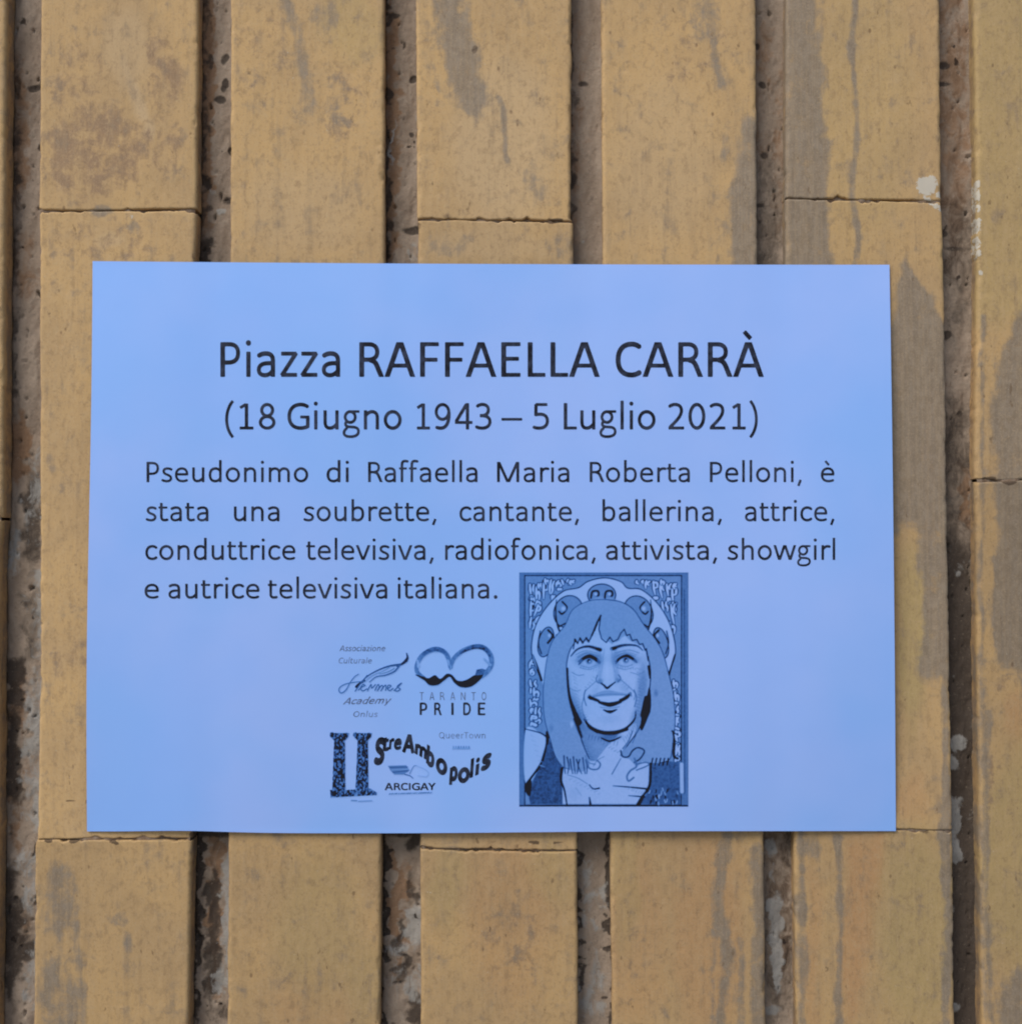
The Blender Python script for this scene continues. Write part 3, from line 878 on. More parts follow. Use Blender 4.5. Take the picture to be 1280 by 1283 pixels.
def contour_fill(f, x0, y0, c):
    """marching squares of f<0 on a grid; returns vertices and polygons"""
    nx, ny = f.shape
    verts = []; vid = {}; polys = []
    def vert(key, x, y):
        if key not in vid:
            vid[key] = len(verts); verts.append((x, y))
        return vid[key]
    ins = f < 0
    any_ = ins[:-1, :-1] | ins[1:, :-1] | ins[1:, 1:] | ins[:-1, 1:]
    for i, j in np.argwhere(any_):
        cs = ((i, j), (i + 1, j), (i + 1, j + 1), (i, j + 1))
        poly = []
        for q in range(4):
            a = cs[q]; b = cs[(q + 1) % 4]
            fa = f[a]; fb = f[b]
            if fa < 0:
                poly.append(vert(a, x0 + a[0] * c, y0 + a[1] * c))
            if (fa < 0) != (fb < 0):
                t = fa / (fa - fb)
                key = (min(a, b), max(a, b))
                poly.append(vert(key, x0 + (a[0] + (b[0] - a[0]) * t) * c, y0 + (a[1] + (b[1] - a[1]) * t) * c))
        if len(poly) > 2: polys.append(poly)
    return np.array(verts, float).reshape(-1, 2), polys


_gc = {}


def glyph(ch, bold=0.0, cell=24.0):
    key = (ch, bold, cell)
    if key not in _gc:
        adv, st, dots = GL[ch]
        if not st and not dots:
            _gc[key] = (adv, np.zeros((0, 2)), [])
        else:
            xs = [p[0] for s, w in st for p in s] + [d[0] for d in dots]
            ys = [p[1] for s, w in st for p in s] + [d[1] for d in dots]
            m = 150 + bold
            x0, x1, y0, y1 = min(xs) - m, max(xs) + m, min(ys) - m, max(ys) + m
            X, Y = np.meshgrid(np.arange(x0, x1, cell), np.arange(y0, y1, cell), indexing='ij')
            f = glyph_sdf(X, Y, st, dots, bold)
            if ch in CLIP:
                lo, hi = CLIP[ch]; f = np.maximum(f, np.maximum(lo - bold - Y, Y - hi - bold))
            if ch == 'À':
                f = np.maximum(glyph_sdf(X, Y, GL['A'][1], (), bold), np.maximum(-bold - Y, Y - 1294 - bold))
                f = np.minimum(f, glyph_sdf(X, Y, st[-1:], (), bold))
            v, p = contour_fill(f, x0, y0, cell)
            _gc[key] = (adv, v, p)
    return _gc[key]


def word_mesh(txt, xa, xb, base, em, bold=0.0, cell=24.0, shear=0.0, slope=0.0, yscale=1.0):
    """vertices in photo px, polygons"""
    V = []; Fp = []; n = 0; cx = 0
    for ch in txt:
        adv, v, p = glyph(ch, bold, cell)
        if len(v):
            q = v.copy(); q[:, 0] += cx + shear * q[:, 1]
            V.append(q); Fp += [[k + n for k in f] for f in p]; n += len(v)
        cx += adv
    V = np.concatenate(V)
    s = em / 2048.0
    lo, hi = V[:, 0].min(), V[:, 0].max()
    x = xa + (V[:, 0] - lo) / (hi - lo) * (xb - xa)
    y = base - V[:, 1] * s * yscale + slope * (x - xa)
    return np.stack([x, y], 1), Fp


def print_words(name, words, mat, parent, label=None, lift=.00007):
    V = []; F = []; n = 0
    for v, f in words:
        V.append(v); F += [[k + n for k in q][::-1] for q in f]; n += len(v)
    V = np.concatenate(V)
    P = on_paper(V[:, 0], V[:, 1], lift)
    F = [f[::-1] for f in F]
    o = mesh_np(name, P, F, mat, parent, smooth=False)
    # faces look towards the camera
    me = o.data
    if me.polygons[0].normal.y > 0:
        me.flip_normals()
    if label: o['label'] = label
    return o


LINES = [
    (68.8, 472, [('Piazza', 276, 426), ('RAFFAELLA', 450, 751), ('CARRÀ', 771, 956.5)], 'large heading line of black print', 0),
    (52.5, 538, [('(18', 282, 345), ('Giugno', 360, 503), ('1943', 522, 615.5), ('–', 628, 654), ('5', 667, 687.5), ('Luglio', 706, 821), ('2021)', 837, 949)], 'line of dates in brackets', -3),
    (40.3, 604, [('Pseudonimo', 183.5, 386), ('di', 409, 437), ('Raffaella', 461, 598), ('Maria', 622.5, 713), ('Roberta', 738.5, 864), ('Pelloni,', 889, 1004), ('è', 1028, 1045)], None, -5),
    (40.3, 653, [('stata', 182.5, 261), ('una', 293, 350), ('soubrette,', 380, 546.5), ('cantante,', 575.5, 725), ('ballerina,', 754.5, 904), ('attrice,', 933, 1045)], None, -5),
    (40.3, 701.5, [('conduttrice', 182, 370), ('televisiva,', 383.5, 543), ('radiofonica,', 557.5, 746), ('attivista,', 759, 898), ('showgirl', 911, 1046)], None, -5),
    (40.3, 750, [('e', 181, 199), ('autrice', 211, 325), ('televisiva', 335.5, 485), ('italiana.', 498, 623)], None, -5),
]
for em, base, words, lab, bold in LINES:
    print_words('text_line', [word_mesh(t, a, b, base, em, bold) for t, a, b in words], M_INK, sheet, lab)


# ------------------------------------------------------------------ printed pictures, drawn tone by tone on a fine grid
def smooth_pts(p, closed=False, n=7):
    p = [np.array(q, float) for q in p]; m = len(p); out = []
    rng_ = range(m if closed else m - 1)
    for i in rng_:
        p0 = p[(i - 1) % m] if closed or i > 0 else p[i]
        p1 = p[i]; p2 = p[(i + 1) % m]
        p3 = p[(i + 2) % m] if closed or i + 2 < m else p[(i + 1) % m]
        for k in range(n):
            t = k / n
            out.append(tuple(.5 * (2 * p1 + (p2 - p0) * t + (2 * p0 - 5 * p1 + 4 * p2 - p3) * t * t + (3 * p1 - p0 - 3 * p2 + p3) * t ** 3)))
    out.append(tuple(p[0]) if closed else tuple(p[-1]))
    return out


class Draw:
    def __init__(self, x0, y0, x1, y1, step):
        self.xs = np.arange(x0, x1 + step * .5, step); self.ys = np.arange(y0, y1 + step * .5, step); self.step = step
        self.X, self.Y = np.meshgrid(self.xs, self.ys, indexing='ij')
        self.T = np.zeros(self.X.shape)

    def _win(self, pts, m):
        xs = [p[0] for p in pts]; ys = [p[1] for p in pts]
        i0, i1 = np.searchsorted(self.xs, [min(xs) - m, max(xs) + m]); j0, j1 = np.searchsorted(self.ys, [min(ys) - m, max(ys) + m])
        return slice(max(i0, 0), i1 + 1), slice(max(j0, 0), j1 + 1)

    def put(self, w, a, tone):
        self.T[w] = self.T[w] * (1 - a) + tone * a

    def poly(self, pts, tone, alpha=1.0, smooth=True, soft=2.0):
        if smooth: pts = smooth_pts(pts, True)
        w = self._win(pts, soft * 2); X = self.X[w]; Y = self.Y[w]
        ins = np.zeros(X.shape, bool)
        for k in range(len(pts)):
            x1, y1 = pts[k - 1]; x2, y2 = pts[k]
            if y1 == y2: continue
            c = (y1 > Y) != (y2 > Y)
            ins ^= c & (X < (x2 - x1) * (Y - y1) / (y2 - y1) + x1)
        d, _ = seg_dist(X, Y, list(pts) + [pts[0]])
        sd = np.where(ins, -d, d)
        self.put(w, alpha * sstep(soft, -soft, sd), tone)

    def line(self, pts, w0, w1=None, tone=.95, alpha=1.0, smooth=True, soft=1.5, mid=None):
        if smooth and len(pts) > 2: pts = smooth_pts(pts)
        w1 = w0 if w1 is None else w1
        w = self._win(pts, max(w0, w1, mid or 0) + soft * 2); X = self.X[w]; Y = self.Y[w]
        if X.size == 0: return
        d, t = seg_dist(X, Y, pts)
        r = (w0 + (w1 - w0) * t) if mid is None else np.where(t < .5, w0 + (mid - w0) * t * 2, mid + (w1 - mid) * (t - .5) * 2)
        self.put(w, alpha * sstep(soft, -soft, d - r / 2), tone)

    def blob(self, cx, cy, rx, ry, tone, alpha=1.0, ang=0, hard=0.0):
        w = self._win([(cx - max(rx, ry) * 1.6, cy - max(rx, ry) * 1.6), (cx + max(rx, ry) * 1.6, cy + max(rx, ry) * 1.6)], 1)
        c, s = math.cos(math.radians(ang)), math.sin(math.radians(ang))
        dx = self.X[w] - cx; dy = self.Y[w] - cy
        q = np.hypot((dx * c + dy * s) / rx, (-dx * s + dy * c) / ry)
        self.put(w, alpha * sstep(1.5 - .45 * hard, .2 + .75 * hard, q), tone)

    def emit(self, name, topx, label=None, keep_all=False, lift=.00007):
        T = np.clip(self.T, 0, 1)
        px, py = topx(self.X, self.Y)
        P = on_paper(px, py, lift).reshape(-1, 3)
        nu, nv = T.shape
        F = grid_faces(nu, nv)[:, ::-1]
        Tf = T.ravel()
        if not keep_all:
            F = F[Tf[F].max(1) > .02]
            used = np.unique(F); mp = np.full(len(P), -1); mp[used] = np.arange(len(used))
            P = P[used]; F = mp[F]; Tf = Tf[used]
        A = np.stack([Tf, Tf, Tf, np.ones_like(Tf)], 1)
        o = mesh_np(name, P, F, M_PAPER, sheet, attrs={'ink': A})
        if label: o['label'] = label
        return o


def portrait():
    g = Draw(42, 50, 905, 1245, 2.3)
    R = random.Random(7)
    g.T[:] = .60
    g.poly([(42, 50), (905, 50), (905, 1245), (42, 1245)], .62, smooth=False)
    g.poly([(74, 70), (866, 70), (866, 1234), (74, 1234)], .50, smooth=False)
    for pts in ([(70, 66), (870, 66)], [(870, 66), (868, 1238)], [(868, 1238), (72, 1240)], [(70, 1238), (70, 66)]):
        g.line(pts, 5, tone=.85, smooth=False)
    g.line([(46, 1241), (900, 1241)], 7, tone=.85, smooth=False)
    g.line([(884, 140), (886, 1180)], 5, tone=.78, smooth=False)
    # ornamental lettering-like shapes in the corners
    def glyphish(x, y, w, h, ang):
        a = math.radians(ang + R.uniform(-8, 8)); c, s = math.cos(a), math.sin(a)
        def tr(u, v): return (x + (u * w) * c - (v * h) * s, y + (u * w) * s + (v * h) * c)
        j = lambda: R.uniform(-.25, .25)
        st = [[(.1 + j(), 0), (0, .5), (.2 + j(), 1)]]
        k = R.randint(0, 3)
        if k == 0: st.append([(1, .05), (.8, .4), (1.1, .7), (.9, 1.05)])
        if k == 1: st.append([(0, .1), (.9, .15), (.9, .45), (.2, .5)])
        if k == 2: st.append([(.1, .6), (.6, .35), (1, .6), (.8, 1)])
        if k == 3: st.append([(.9, 0), (.4, .3), (.9, .55)])
        for p in st: g.line([tr(*q) for q in p], 17, 12, tone=.92, mid=24)
        for p in st: g.line([tr(*q) for q in p], 8, 6, tone=.04, mid=13)
    for (x, y, w, h, an) in ((98, 110, 18, 60, 2), (105, 200, 22, 90, 5), (132, 120, 18, 80, -3), (140, 215, 16, 60, 20), (168, 95, 22, 90, 4), (205, 88, 16, 70, 8),
                             (235, 92, 24, 30, 10), (262, 88, 30, 26, 0), (300, 92, 24, 22, 4),
                             (640, 92, 34, 18, 0), (690, 92, 20, 40, 4), (722, 96, 22, 70, -4), (760, 100, 20, 80, -2), (770, 200, 22, 50, -12), (795, 110, 24, 60, 0), (822, 120, 20, 90, 0),
                             (815, 215, 22, 100, -6),
                             (100, 600, 26, 40, 0), (118, 640, 24, 50, 8), (100, 700, 30, 40, 0), (125, 740, 22, 50, -6), (105, 780, 26, 30, 6), (110, 490, 20, 50, 20),
                             (830, 600, 18, 40, 0), (838, 660, 16, 50, 4), (836, 730, 18, 40, 0), (842, 790, 14, 50, 0), (838, 860, 20, 60, 0), (846, 930, 14, 60, 3)):
        glyphish(x, y, w, h, an)
        if 88 < x < 150 or x > 812: glyphish(x + R.uniform(-4, 4), y + h * .75 + 14, w, h * .6, an + 10)
        if y < 130 and (x < 240 or x > 715): glyphish(x + 6, y + h + 10 if y + h < 175 else y - 12, w * .8, h * .3, an)
    # arch
    outer = [(150, 590), (108, 480), (110, 380), (140, 290), (200, 205), (270, 145), (345, 128), (395, 95), (480, 78), (560, 97), (595, 130), (665, 138), (740, 200), (795, 280), (828, 370), (838, 470), (800, 575), (700, 700), (250, 700)]
    g.poly(outer, .06)
    g.line(outer[:17], 6, tone=.85)
    g.line([(112, 470), (135, 530), (155, 600)], 4, 14, tone=.88); g.line([(835, 470), (815, 540), (800, 590)], 6, 14, tone=.88)
    def lobe(cx, cy, rx, ry, ang=0):
        pts = [(cx + rx * math.cos(a) * math.cos(math.radians(ang)) - ry * math.sin(a) * math.sin(math.radians(ang)), cy + rx * math.cos(a) * math.sin(math.radians(ang)) + ry * math.sin(a) * math.cos(math.radians(ang))) for a in np.linspace(0, 2 * math.pi, 15)[:-1]]
        g.poly(pts, .50); g.line(pts + [pts[0]], 6, tone=.88)
    lobe(463, 165, 72, 56); lobe(292, 250, 72, 84, 25); lobe(650, 255, 72, 88, -25); lobe(178, 405, 38, 78, 14); lobe(765, 410, 36, 80, -14)
    for (x, y) in ((430, 160), (500, 160)):
        g.line([(x - 22, y + 20), (x - 14, y - 12), (x + 14, y - 14), (x + 16, y + 8), (x, y + 6)], 11, tone=.88); g.blob(x + 2, y + 2, 8, 9, .05)
    for sx in (1, -1):
        o = 472
        m = lambda q: [(o + sx * (a - o), b) for a, b in q]
        g.line(m([(232, 190), (228, 260), (240, 330), (262, 372)]), 5, 12, tone=.9)
        g.line(m([(262, 200), (285, 230), (262, 262), (245, 250)]), 10, tone=.85); g.blob(*m([(268, 235)])[0], 12, 13, .06)
        g.line(m([(240, 330), (285, 310), (262, 360), (232, 370)]), 8, tone=.85)
        g.line(m([(190, 345), (212, 375), (188, 410)]), 12, tone=.85); g.blob(*m([(196, 372)])[0], 8, 10, .06)
        g.line(m([(150, 350), (140, 410), (155, 465)]), 8, tone=.8)
    # chest, shoulder, vest
    g.poly([(250, 1020), (400, 960), (560, 960), (720, 1010), (715, 1232), (262, 1232)], .10, smooth=False)
    g.poly([(76, 852), (160, 880), (188, 915), (165, 1010), (76, 1130)], .06); g.line([(74, 850), (150, 870), (185, 895)], 5, 9, tone=.9)
    g.poly([(188, 890), (225, 960), (262, 1050), (264, 1234), (98, 1234), (86, 1170), (140, 1050)], .74, smooth=False)
    g.poly([(74, 1130), (104, 1110), (96, 1190), (74, 1170)], .97); g.line([(185, 885), (160, 1010), (80, 1130)], 6, 14, tone=.93); g.line([(190, 870), (182, 925)], 26, 10, tone=.93)
    g.poly([(705, 1000), (860, 1020), (866, 1234), (655, 1234), (700, 1150)], .72, smooth=False)
    g.line([(262, 1050), (256, 1110), (272, 1160), (285, 1234)], 14, 8, tone=.9); g.line([(712, 1010), (708, 1130), (668, 1200), (650, 1234)], 8, 22, tone=.9)
    g.line([(870, 1030), (872, 1170)], 18, tone=.15, smooth=False)
    for _ in range(26):
        x, y = R.uniform(700, 860), R.uniform(1150, 1225); g.line([(x, y), (x + R.uniform(-6, 6), y + 14)], 5, tone=.25 if R.random() < .5 else .92)
    for _ in range(30):
        x, y = R.choice([R.uniform(110, 250), R.uniform(720, 850)]), R.uniform(1040, 1220); g.blob(x, y, 9, 14, .70 if R.random() < .5 else .80, .4)
    # neck
    g.poly([(340, 850), (360, 930), (400, 1010), (470, 1000), (560, 960), (650, 850), (600, 800), (400, 800)], .52)
    g.blob(470, 930, 70, 60, .42, .8); g.poly([(545, 880), (640, 820), (610, 920), (540, 1010), (470, 1040), (430, 1020)], .10)
    g.line([(475, 990), (440, 1010), (420, 1040)], 4, tone=.6); g.line([(560, 1000), (535, 1045), (515, 1080)], 4, 6, tone=.75)
    # face
    g.poly([(300, 420), (284, 500), (284, 590), (300, 690), (345, 790), (400, 845), (470, 872), (540, 868), (610, 830), (660, 760), (700, 650), (708, 540), (690, 430), (600, 340), (400, 340)], .09)
    g.blob(325, 740, 34, 110, .55, .85, -18); g.blob(352, 800, 26, 60, .62, .8, -25); g.blob(672, 640, 32, 150, .56, .9, 4); g.blob(640, 780, 26, 80, .50, .8, 20); g.blob(420, 660, 20, 40, .3, .6, 40); g.blob(585, 650, 22, 44, .3, .6, -40); g.blob(500, 800, 60, 24, .25, .5); g.blob(400, 640, 30, 40, .05, .8)
    g.blob(300, 600, 10, 60, .3, .6)
    # eyes
    for (ex, ey, s) in ((396, 502, 1), (584, 497, -1)):
        g.blob(ex, ey - 8, 78, 42, .40, .85); g.blob(ex + s * 50, ey - 6, 24, 38, .55, .7); g.blob(ex, ey + 8, 34, 15, .03, .95)
        g.line([(ex - 50, ey + 18), (ex - 25, ey - 8), (ex + 5, ey - 20), (ex + 34, ey - 4), (ex + 56, ey + 12)], 7, 8, tone=.95, mid=13)
        g.blob(ex + 2, ey + 2, 17, 15, .90, .95); g.blob(ex + 5, ey + 3, 5, 5, .05); g.blob(ex + 2, ey - 6, 6, 5, .98)
        g.line([(ex - 38, ey + 24), (ex, ey + 34), (ex + 36, ey + 24)], 4, tone=.6, alpha=.8)
        g.line([(ex - 60, ey - 22), (ex - 10, ey - 44), (ex + 55, ey - 26)], 4, tone=.55, alpha=.7)
    g.line([(305, 478), (340, 442), (395, 428), (455, 446)], 6, 20, tone=.80, mid=12); g.line([(515, 440), (575, 422), (640, 424), (672, 448)], 20, 6, tone=.78, mid=12)
    g.blob(450, 442, 14, 9, .95); g.blob(526, 440, 14, 9, .93); g.blob(490, 400, 16, 30, .03, .8)
    # nose
    g.blob(452, 570, 13, 48, .34, .8); g.blob(538, 570, 15, 44, .40, .8, 0); g.blob(490, 560, 13, 50, .02, .9)
    g.line([(440, 575), (434, 600), (446, 614), (466, 612)], 5, tone=.7); g.line([(548, 572), (560, 592), (546, 608)], 5, 8, tone=.75)
    g.line([(458, 616), (474, 626), (490, 640), (508, 628), (532, 610)], 7, 6, tone=.98, mid=14)
    g.line([(434, 606), (400, 636), (374, 665), (376, 700)], 5, tone=.5); g.line([(562, 600), (598, 630), (632, 668), (628, 700)], 5, tone=.55)
    # mouth
    g.poly([(400, 690), (440, 665), (488, 652), (545, 660), (602, 676), (560, 712), (505, 735), (445, 716)], .38)
    g.poly([(412, 692), (490, 682), (590, 682), (550, 708), (500, 716), (450, 708)], .03)
    g.line([(405, 690), (430, 697), (468, 712), (505, 718), (548, 708), (598, 680)], 13, 15, tone=.97, mid=9)
    g.line([(455, 712), (505, 724), (556, 710)], 6, 6, tone=.95, mid=20); g.line([(410, 686), (490, 672), (600, 676)], 4, tone=.6)
    g.line([(455, 738), (505, 744), (552, 736)], 5, tone=.5); g.line([(472, 752), (505, 762), (540, 750)], 6, 6, tone=.98, mid=18)
    # jaw
    g.line([(368, 770), (392, 822), (440, 856), (505, 868), (580, 850), (630, 800), (636, 760)], 5, 5, tone=.93, mid=18)
    g.line([(376, 800), (400, 840), (440, 864)], 12, 16, tone=.92); g.line([(440, 862), (510, 874), (590, 850)], 18, 20, tone=.9); g.blob(505, 890, 60, 20, .7, .8)
    g.line([(460, 895), (505, 912), (560, 890)], 6, 6, tone=.9, mid=12); g.line([(370, 690), (362, 740), (378, 800)], 5, tone=.55)
    # chest creases, flowers
    g.line([(520, 1140), (600, 1146), (700, 1156)], 4, 11, tone=.92); g.line([(600, 1190), (680, 1196)], 4, 9, tone=.85); g.line([(400, 1135), (420, 1155), (450, 1152)], 6, 9, tone=.9)
    g.line([(290, 1085), (340, 1100), (390, 1130)], 4, tone=.6); g.line([(330, 1150), (360, 1190)], 4, tone=.4)
    g.blob(320, 1180, 30, 40, .3, .4); g.blob(620, 1100, 40, 30, .05, .7); g.line([(400, 1200), (405, 1232)], 8, 14, tone=.8)
    # fine shading strokes
    for (x, y, n_, dx, dy, lx, ly, tn) in ((312, 560, 9, 3, 18, 20, 14, .45), (330, 730, 7, 8, 13, 22, -8, .6), (640, 540, 14, 2, 17, 26, 10, .5), (655, 640, 10, -3, 16, 24, 8, .62),
                                           (420, 585, 5, -10, 12, 14, 10, .5), (560, 588, 5, 10, 12, -12, 10, .5), (350, 905, 8, 7, 14, 26, 6, .7), (400, 880, 10, 16, 4, -6, 22, .75),
                                           (575, 900, 8, 9, -11, 10, 22, .6), (345, 520, 8, 13, 4, -4, 10, .5), (530, 525, 9, 13, 2, 3, 10, .55), (300, 1110, 9, 18, 9, 16, -8, .4), (600, 1160, 8, 12, 4, 12, -14, .45),
                                           (430, 360, 6, 18, 3, 3, 22, .3), (100, 880, 7, 8, 26, 22, 8, .25), (470, 930, 6, 14, 8, 14, -8, .6), (420, 700, 14, 12, 1, 0, 0, .5)):
        for q in range(n_):
            x_, y_ = x + q * dx + R.uniform(-2, 2), y + q * dy + R.uniform(-2, 2)
            g.line([(x_, y_), (x_ + lx, y_ + ly)], 5, 2, tone=tn, alpha=.7, smooth=False)
    for sx in (396, 584):
        g.line([(sx - 44, 536), (sx, 546), (sx + 40, 534)], 5, 3, tone=.6, alpha=.8); g.line([(sx - 52, 484), (sx - 5, 462), (sx + 50, 480)], 9, 5, tone=.62, alpha=.8)
        g.line([(sx - 50, 505), (sx - 20, 482), (sx + 8, 476), (sx + 40, 490), (sx + 58, 508)], 9, 8, tone=.98, mid=16)
    g.blob(350, 500, 22, 18, .5, .6); g.blob(640, 500, 24, 18, .5, .6); g.blob(450, 500, 16, 34, .5, .6); g.blob(530, 500, 16, 34, .5, .6)
    g.poly([(420, 696), (500, 704), (585, 688), (550, 704), (500, 711), (450, 706)], .02); g.line([(412, 688), (400, 676), (392, 690)], 6, tone=.7); g.line([(596, 674), (610, 664), (614, 682)], 6, tone=.7)
    for p in ([(404, 690), (432, 700), (450, 708)], [(560, 704), (590, 690), (604, 676)]): g.line(p, 20, 12, tone=.98)
    g.line([(450, 714), (505, 726), (560, 712)], 12, 12, tone=.95, mid=24)
    g.line([(380, 650), (372, 690), (384, 730)], 6, tone=.65); g.line([(628, 650), (640, 690), (630, 735)], 6, tone=.65)
    g.line([(310, 560), (340, 575), (372, 572)], 4, tone=.55); g.line([(300, 640), (330, 655), (355, 650)], 4, tone=.5); g.line([(610, 560), (650, 570), (680, 556)], 4, tone=.55)
    g.line([(330, 470), (380, 450), (440, 462)], 4, tone=.55); g.line([(530, 460), (600, 446), (655, 462)], 4, tone=.55); g.blob(455, 605, 16, 14, .6, .8); g.blob(545, 600, 15, 13, .62, .8)
    g.line([(475, 440), (470, 500), (462, 560)], 5, tone=.4, alpha=.8); g.line([(512, 440), (518, 500), (528, 560)], 5, tone=.42, alpha=.8)
    # hair
    hairL = [(480, 188), (395, 196), (315, 240), (275, 320), (215, 395), (188, 470), (172, 570), (164, 680), (172, 800), (200, 900), (225, 985), (262, 1040), (300, 1056), (355, 1070), (398, 1040),
             (395, 985), (360, 920), (345, 860), (318, 770), (298, 690), (287, 600), (284, 520), (300, 450), (330, 400), (400, 400), (430, 340), (456, 275), (448, 340), (470, 385), (500, 405), (520, 400)]
    hairR = [(480, 188), (560, 200), (625, 240), (680, 320), (740, 395), (778, 470), (805, 570), (828, 670), (838, 800), (828, 900), (812, 1000), (760, 1022), (700, 1020), (640, 1010), (560, 990),
             (575, 950), (620, 900), (655, 840), (685, 740), (705, 640), (712, 560), (700, 480), (670, 430), (610, 400), (575, 370), (550, 400), (500, 405), (450, 340)]
    g.poly(hairL, .40); g.poly(hairR, .40)
    g.poly([(430, 200), (560, 210), (600, 300), (590, 370), (540, 395), (500, 400), (460, 360), (456, 280), (400, 330), (350, 380), (330, 390), (300, 380), (330, 260)], .40, smooth=False)
    # hair outline and strands
    g.line(hairL[:13], 4, tone=.80); g.line(hairR[:12], 5, tone=.82)
    g.line([(330, 400), (300, 450), (284, 520), (287, 600), (298, 690), (320, 770), (346, 860), (372, 940), (398, 1000)], 5, tone=.9)
    g.line([(288, 540), (290, 610), (300, 690), (322, 760), (345, 815)], 10, 34, tone=.99, mid=15)
    g.line([(330, 800), (345, 850), (360, 890)], 26, 14, tone=.85, alpha=.8)
    g.line([(706, 640), (700, 720), (682, 790), (666, 850)], 8, 14, tone=.99, mid=42); g.line([(690, 690), (674, 780)], 22, 30, tone=.97)
    g.line([(700, 480), (712, 560), (706, 650), (690, 740), (655, 845), (600, 925), (560, 985)], 6, tone=.88)
    g.line([(702, 530), (708, 590)], 14, 8, tone=.93); g.line([(690, 440), (700, 500)], 9, tone=.8)
    # fringe tips
    fr = [(318, 440), (326, 392), (340, 412), (352, 386), (366, 410), (384, 384), (396, 404), (412, 372), (438, 316), (458, 268), (448, 340), (462, 388), (486, 408), (505, 380), (520, 404), (545, 392), (560, 360), (578, 340), (590, 372), (606, 366), (618, 398), (642, 392), (655, 418), (672, 414), (684, 448)]
    g.line(fr, 7, tone=.82, smooth=False); g.line([(425, 345), (440, 305), (458, 270)], 12, 8, tone=.92)
    for a, b in zip(fr[1:8:2], fr[2:9:2]): g.line([a, b], 10, tone=.88, smooth=False)
    # ragged ends and curls
    for x in range(270, 390, 16): g.line([(x, 1000 + R.uniform(-15, 10)), (x + R.uniform(-8, 10), 1040), (x + R.uniform(2, 14), 1078)], 8, 5, tone=.80)
    g.line([(385, 1010), (400, 1050), (440, 1055), (456, 1030), (440, 1010)], 8, tone=.70); g.line([(380, 985), (396, 1020), (430, 1030)], 6, tone=.6)
    for x in range(715, 810, 20): g.line([(x, 1035), (x + 8, 1000)], 5, 8, tone=.9)
    g.poly([(560, 985), (600, 935), (650, 940), (690, 960), (670, 1010), (640, 1040), (600, 1000)], .42)
    g.line([(560, 960), (570, 990), (600, 990), (620, 960), (650, 945), (680, 962), (660, 1000), (630, 1020)], 9, tone=.80)
    g.line([(630, 1000), (640, 1040), (610, 1062), (592, 1090), (600, 1115), (626, 1098)], 10, tone=.66); g.line([(640, 1030), (690, 1020), (700, 1035), (640, 1060)], 7, tone=.7)
    g.line([(620, 860), (600, 910), (570, 950)], 6, tone=.75); g.line([(650, 850), (620, 920)], 5, tone=.7)
    g.line([(825, 860), (835, 920), (830, 985), (850, 1000)], 9, 14, tone=.93); g.line([(820, 860), (850, 880)], 6, tone=.9)
    g.blob(740, 665, 12, 22, .62, .8); g.blob(205, 845, 12, 20, .6, .7); g.blob(310, 825, 9, 18, .05, .8); g.blob(262, 645, 10, 20, .5, .5)
    g.T = np.clip(g.T * 1.06 + .10 * sstep(.45, .9, g.T), 0, 1)
    # printing grain
    n = fbm(g.X / 7, g.Y / 7, 5, 2) - .5
    g.T += n * .12 * (g.T > .08)
    for _ in range(2):
        g.T[1:-1, 1:-1] = g.T[1:-1, 1:-1] * .5 + .125 * (g.T[:-2, 1:-1] + g.T[2:, 1:-1] + g.T[1:-1, :-2] + g.T[1:-1, 2:])
    g.emit('printed_portrait', lambda X, Y: (640 + X / 4.074, 705 + Y / 4.074), 'framed drawing of a smiling person with long fringed hair', keep_all=True)


portrait()

Z2 = lambda X, Y: (400 + X / 5.333, 790 + Y / 5.333)
Z3 = lambda X, Y: (400 + X / 5.333, 900 + Y / 5.333)


def zw(txt, xa, xb, base, cap, oy, bold=0, shear=0, slope=0):
    """a small word: zoomed coordinates to photo px; cap = capital height there"""
    return word_mesh(txt, 400 + xa / 5.333, 400 + xb / 5.333, oy + base / 5.333, cap / 5.333 / .632, bold, 40.0, shear, slope)


# rings logo with two words
g = Draw(620, 70, 1180, 400, 2.4)
ring = [(700, 320), (655, 280), (652, 230), (685, 170), (745, 132), (805, 130), (845, 155), (868, 205), (876, 245)]
ring2 = [(876, 245), (900, 185), (960, 135), (1040, 108), (1100, 118), (1142, 165), (1148, 230), (1112, 285), (1060, 320)]
g.line(ring, 26, 30, tone=.62, mid=34); g.line(ring2, 26, 30, tone=.62, mid=36)
g.line([(690, 160), (745, 128), (805, 126), (850, 160)], 20, 20, tone=.80, mid=30); g.line([(940, 150), (1040, 108), (1110, 125), (1140, 170)], 16, 16, tone=.84, mid=34)
g.line([(655, 200), (662, 240)], 10, 22, tone=.25); g.line([(1100, 190), (1140, 230)], 14, 18, tone=.30); g.line([(858, 200), (878, 250)], 14, tone=.30)
g.line([(876, 200), (872, 262)], 5, tone=.7)
g.poly([(640, 296), (690, 306), (730, 318), (772, 298), (808, 322), (850, 290), (885, 296), (925, 335), (980, 330), (1040, 296), (1095, 290), (1070, 335), (1010, 378), (945, 380), (900, 350), (872, 312), (835, 335), (790, 366), (735, 366), (700, 335)], .97)
g.poly([(1050, 262), (1085, 255), (1110, 262), (1095, 295), (1040, 300)], .8, smooth=False)
n = fbm(g.X / 18, g.Y / 12, 9, 3) - .5
g.T = np.clip(g.T + n * .35 * (g.T > .1) * (g.T < .9), 0, 1)
logo = g.emit('printed_logo', Z2, 'emblem of two linked rings with two words below')
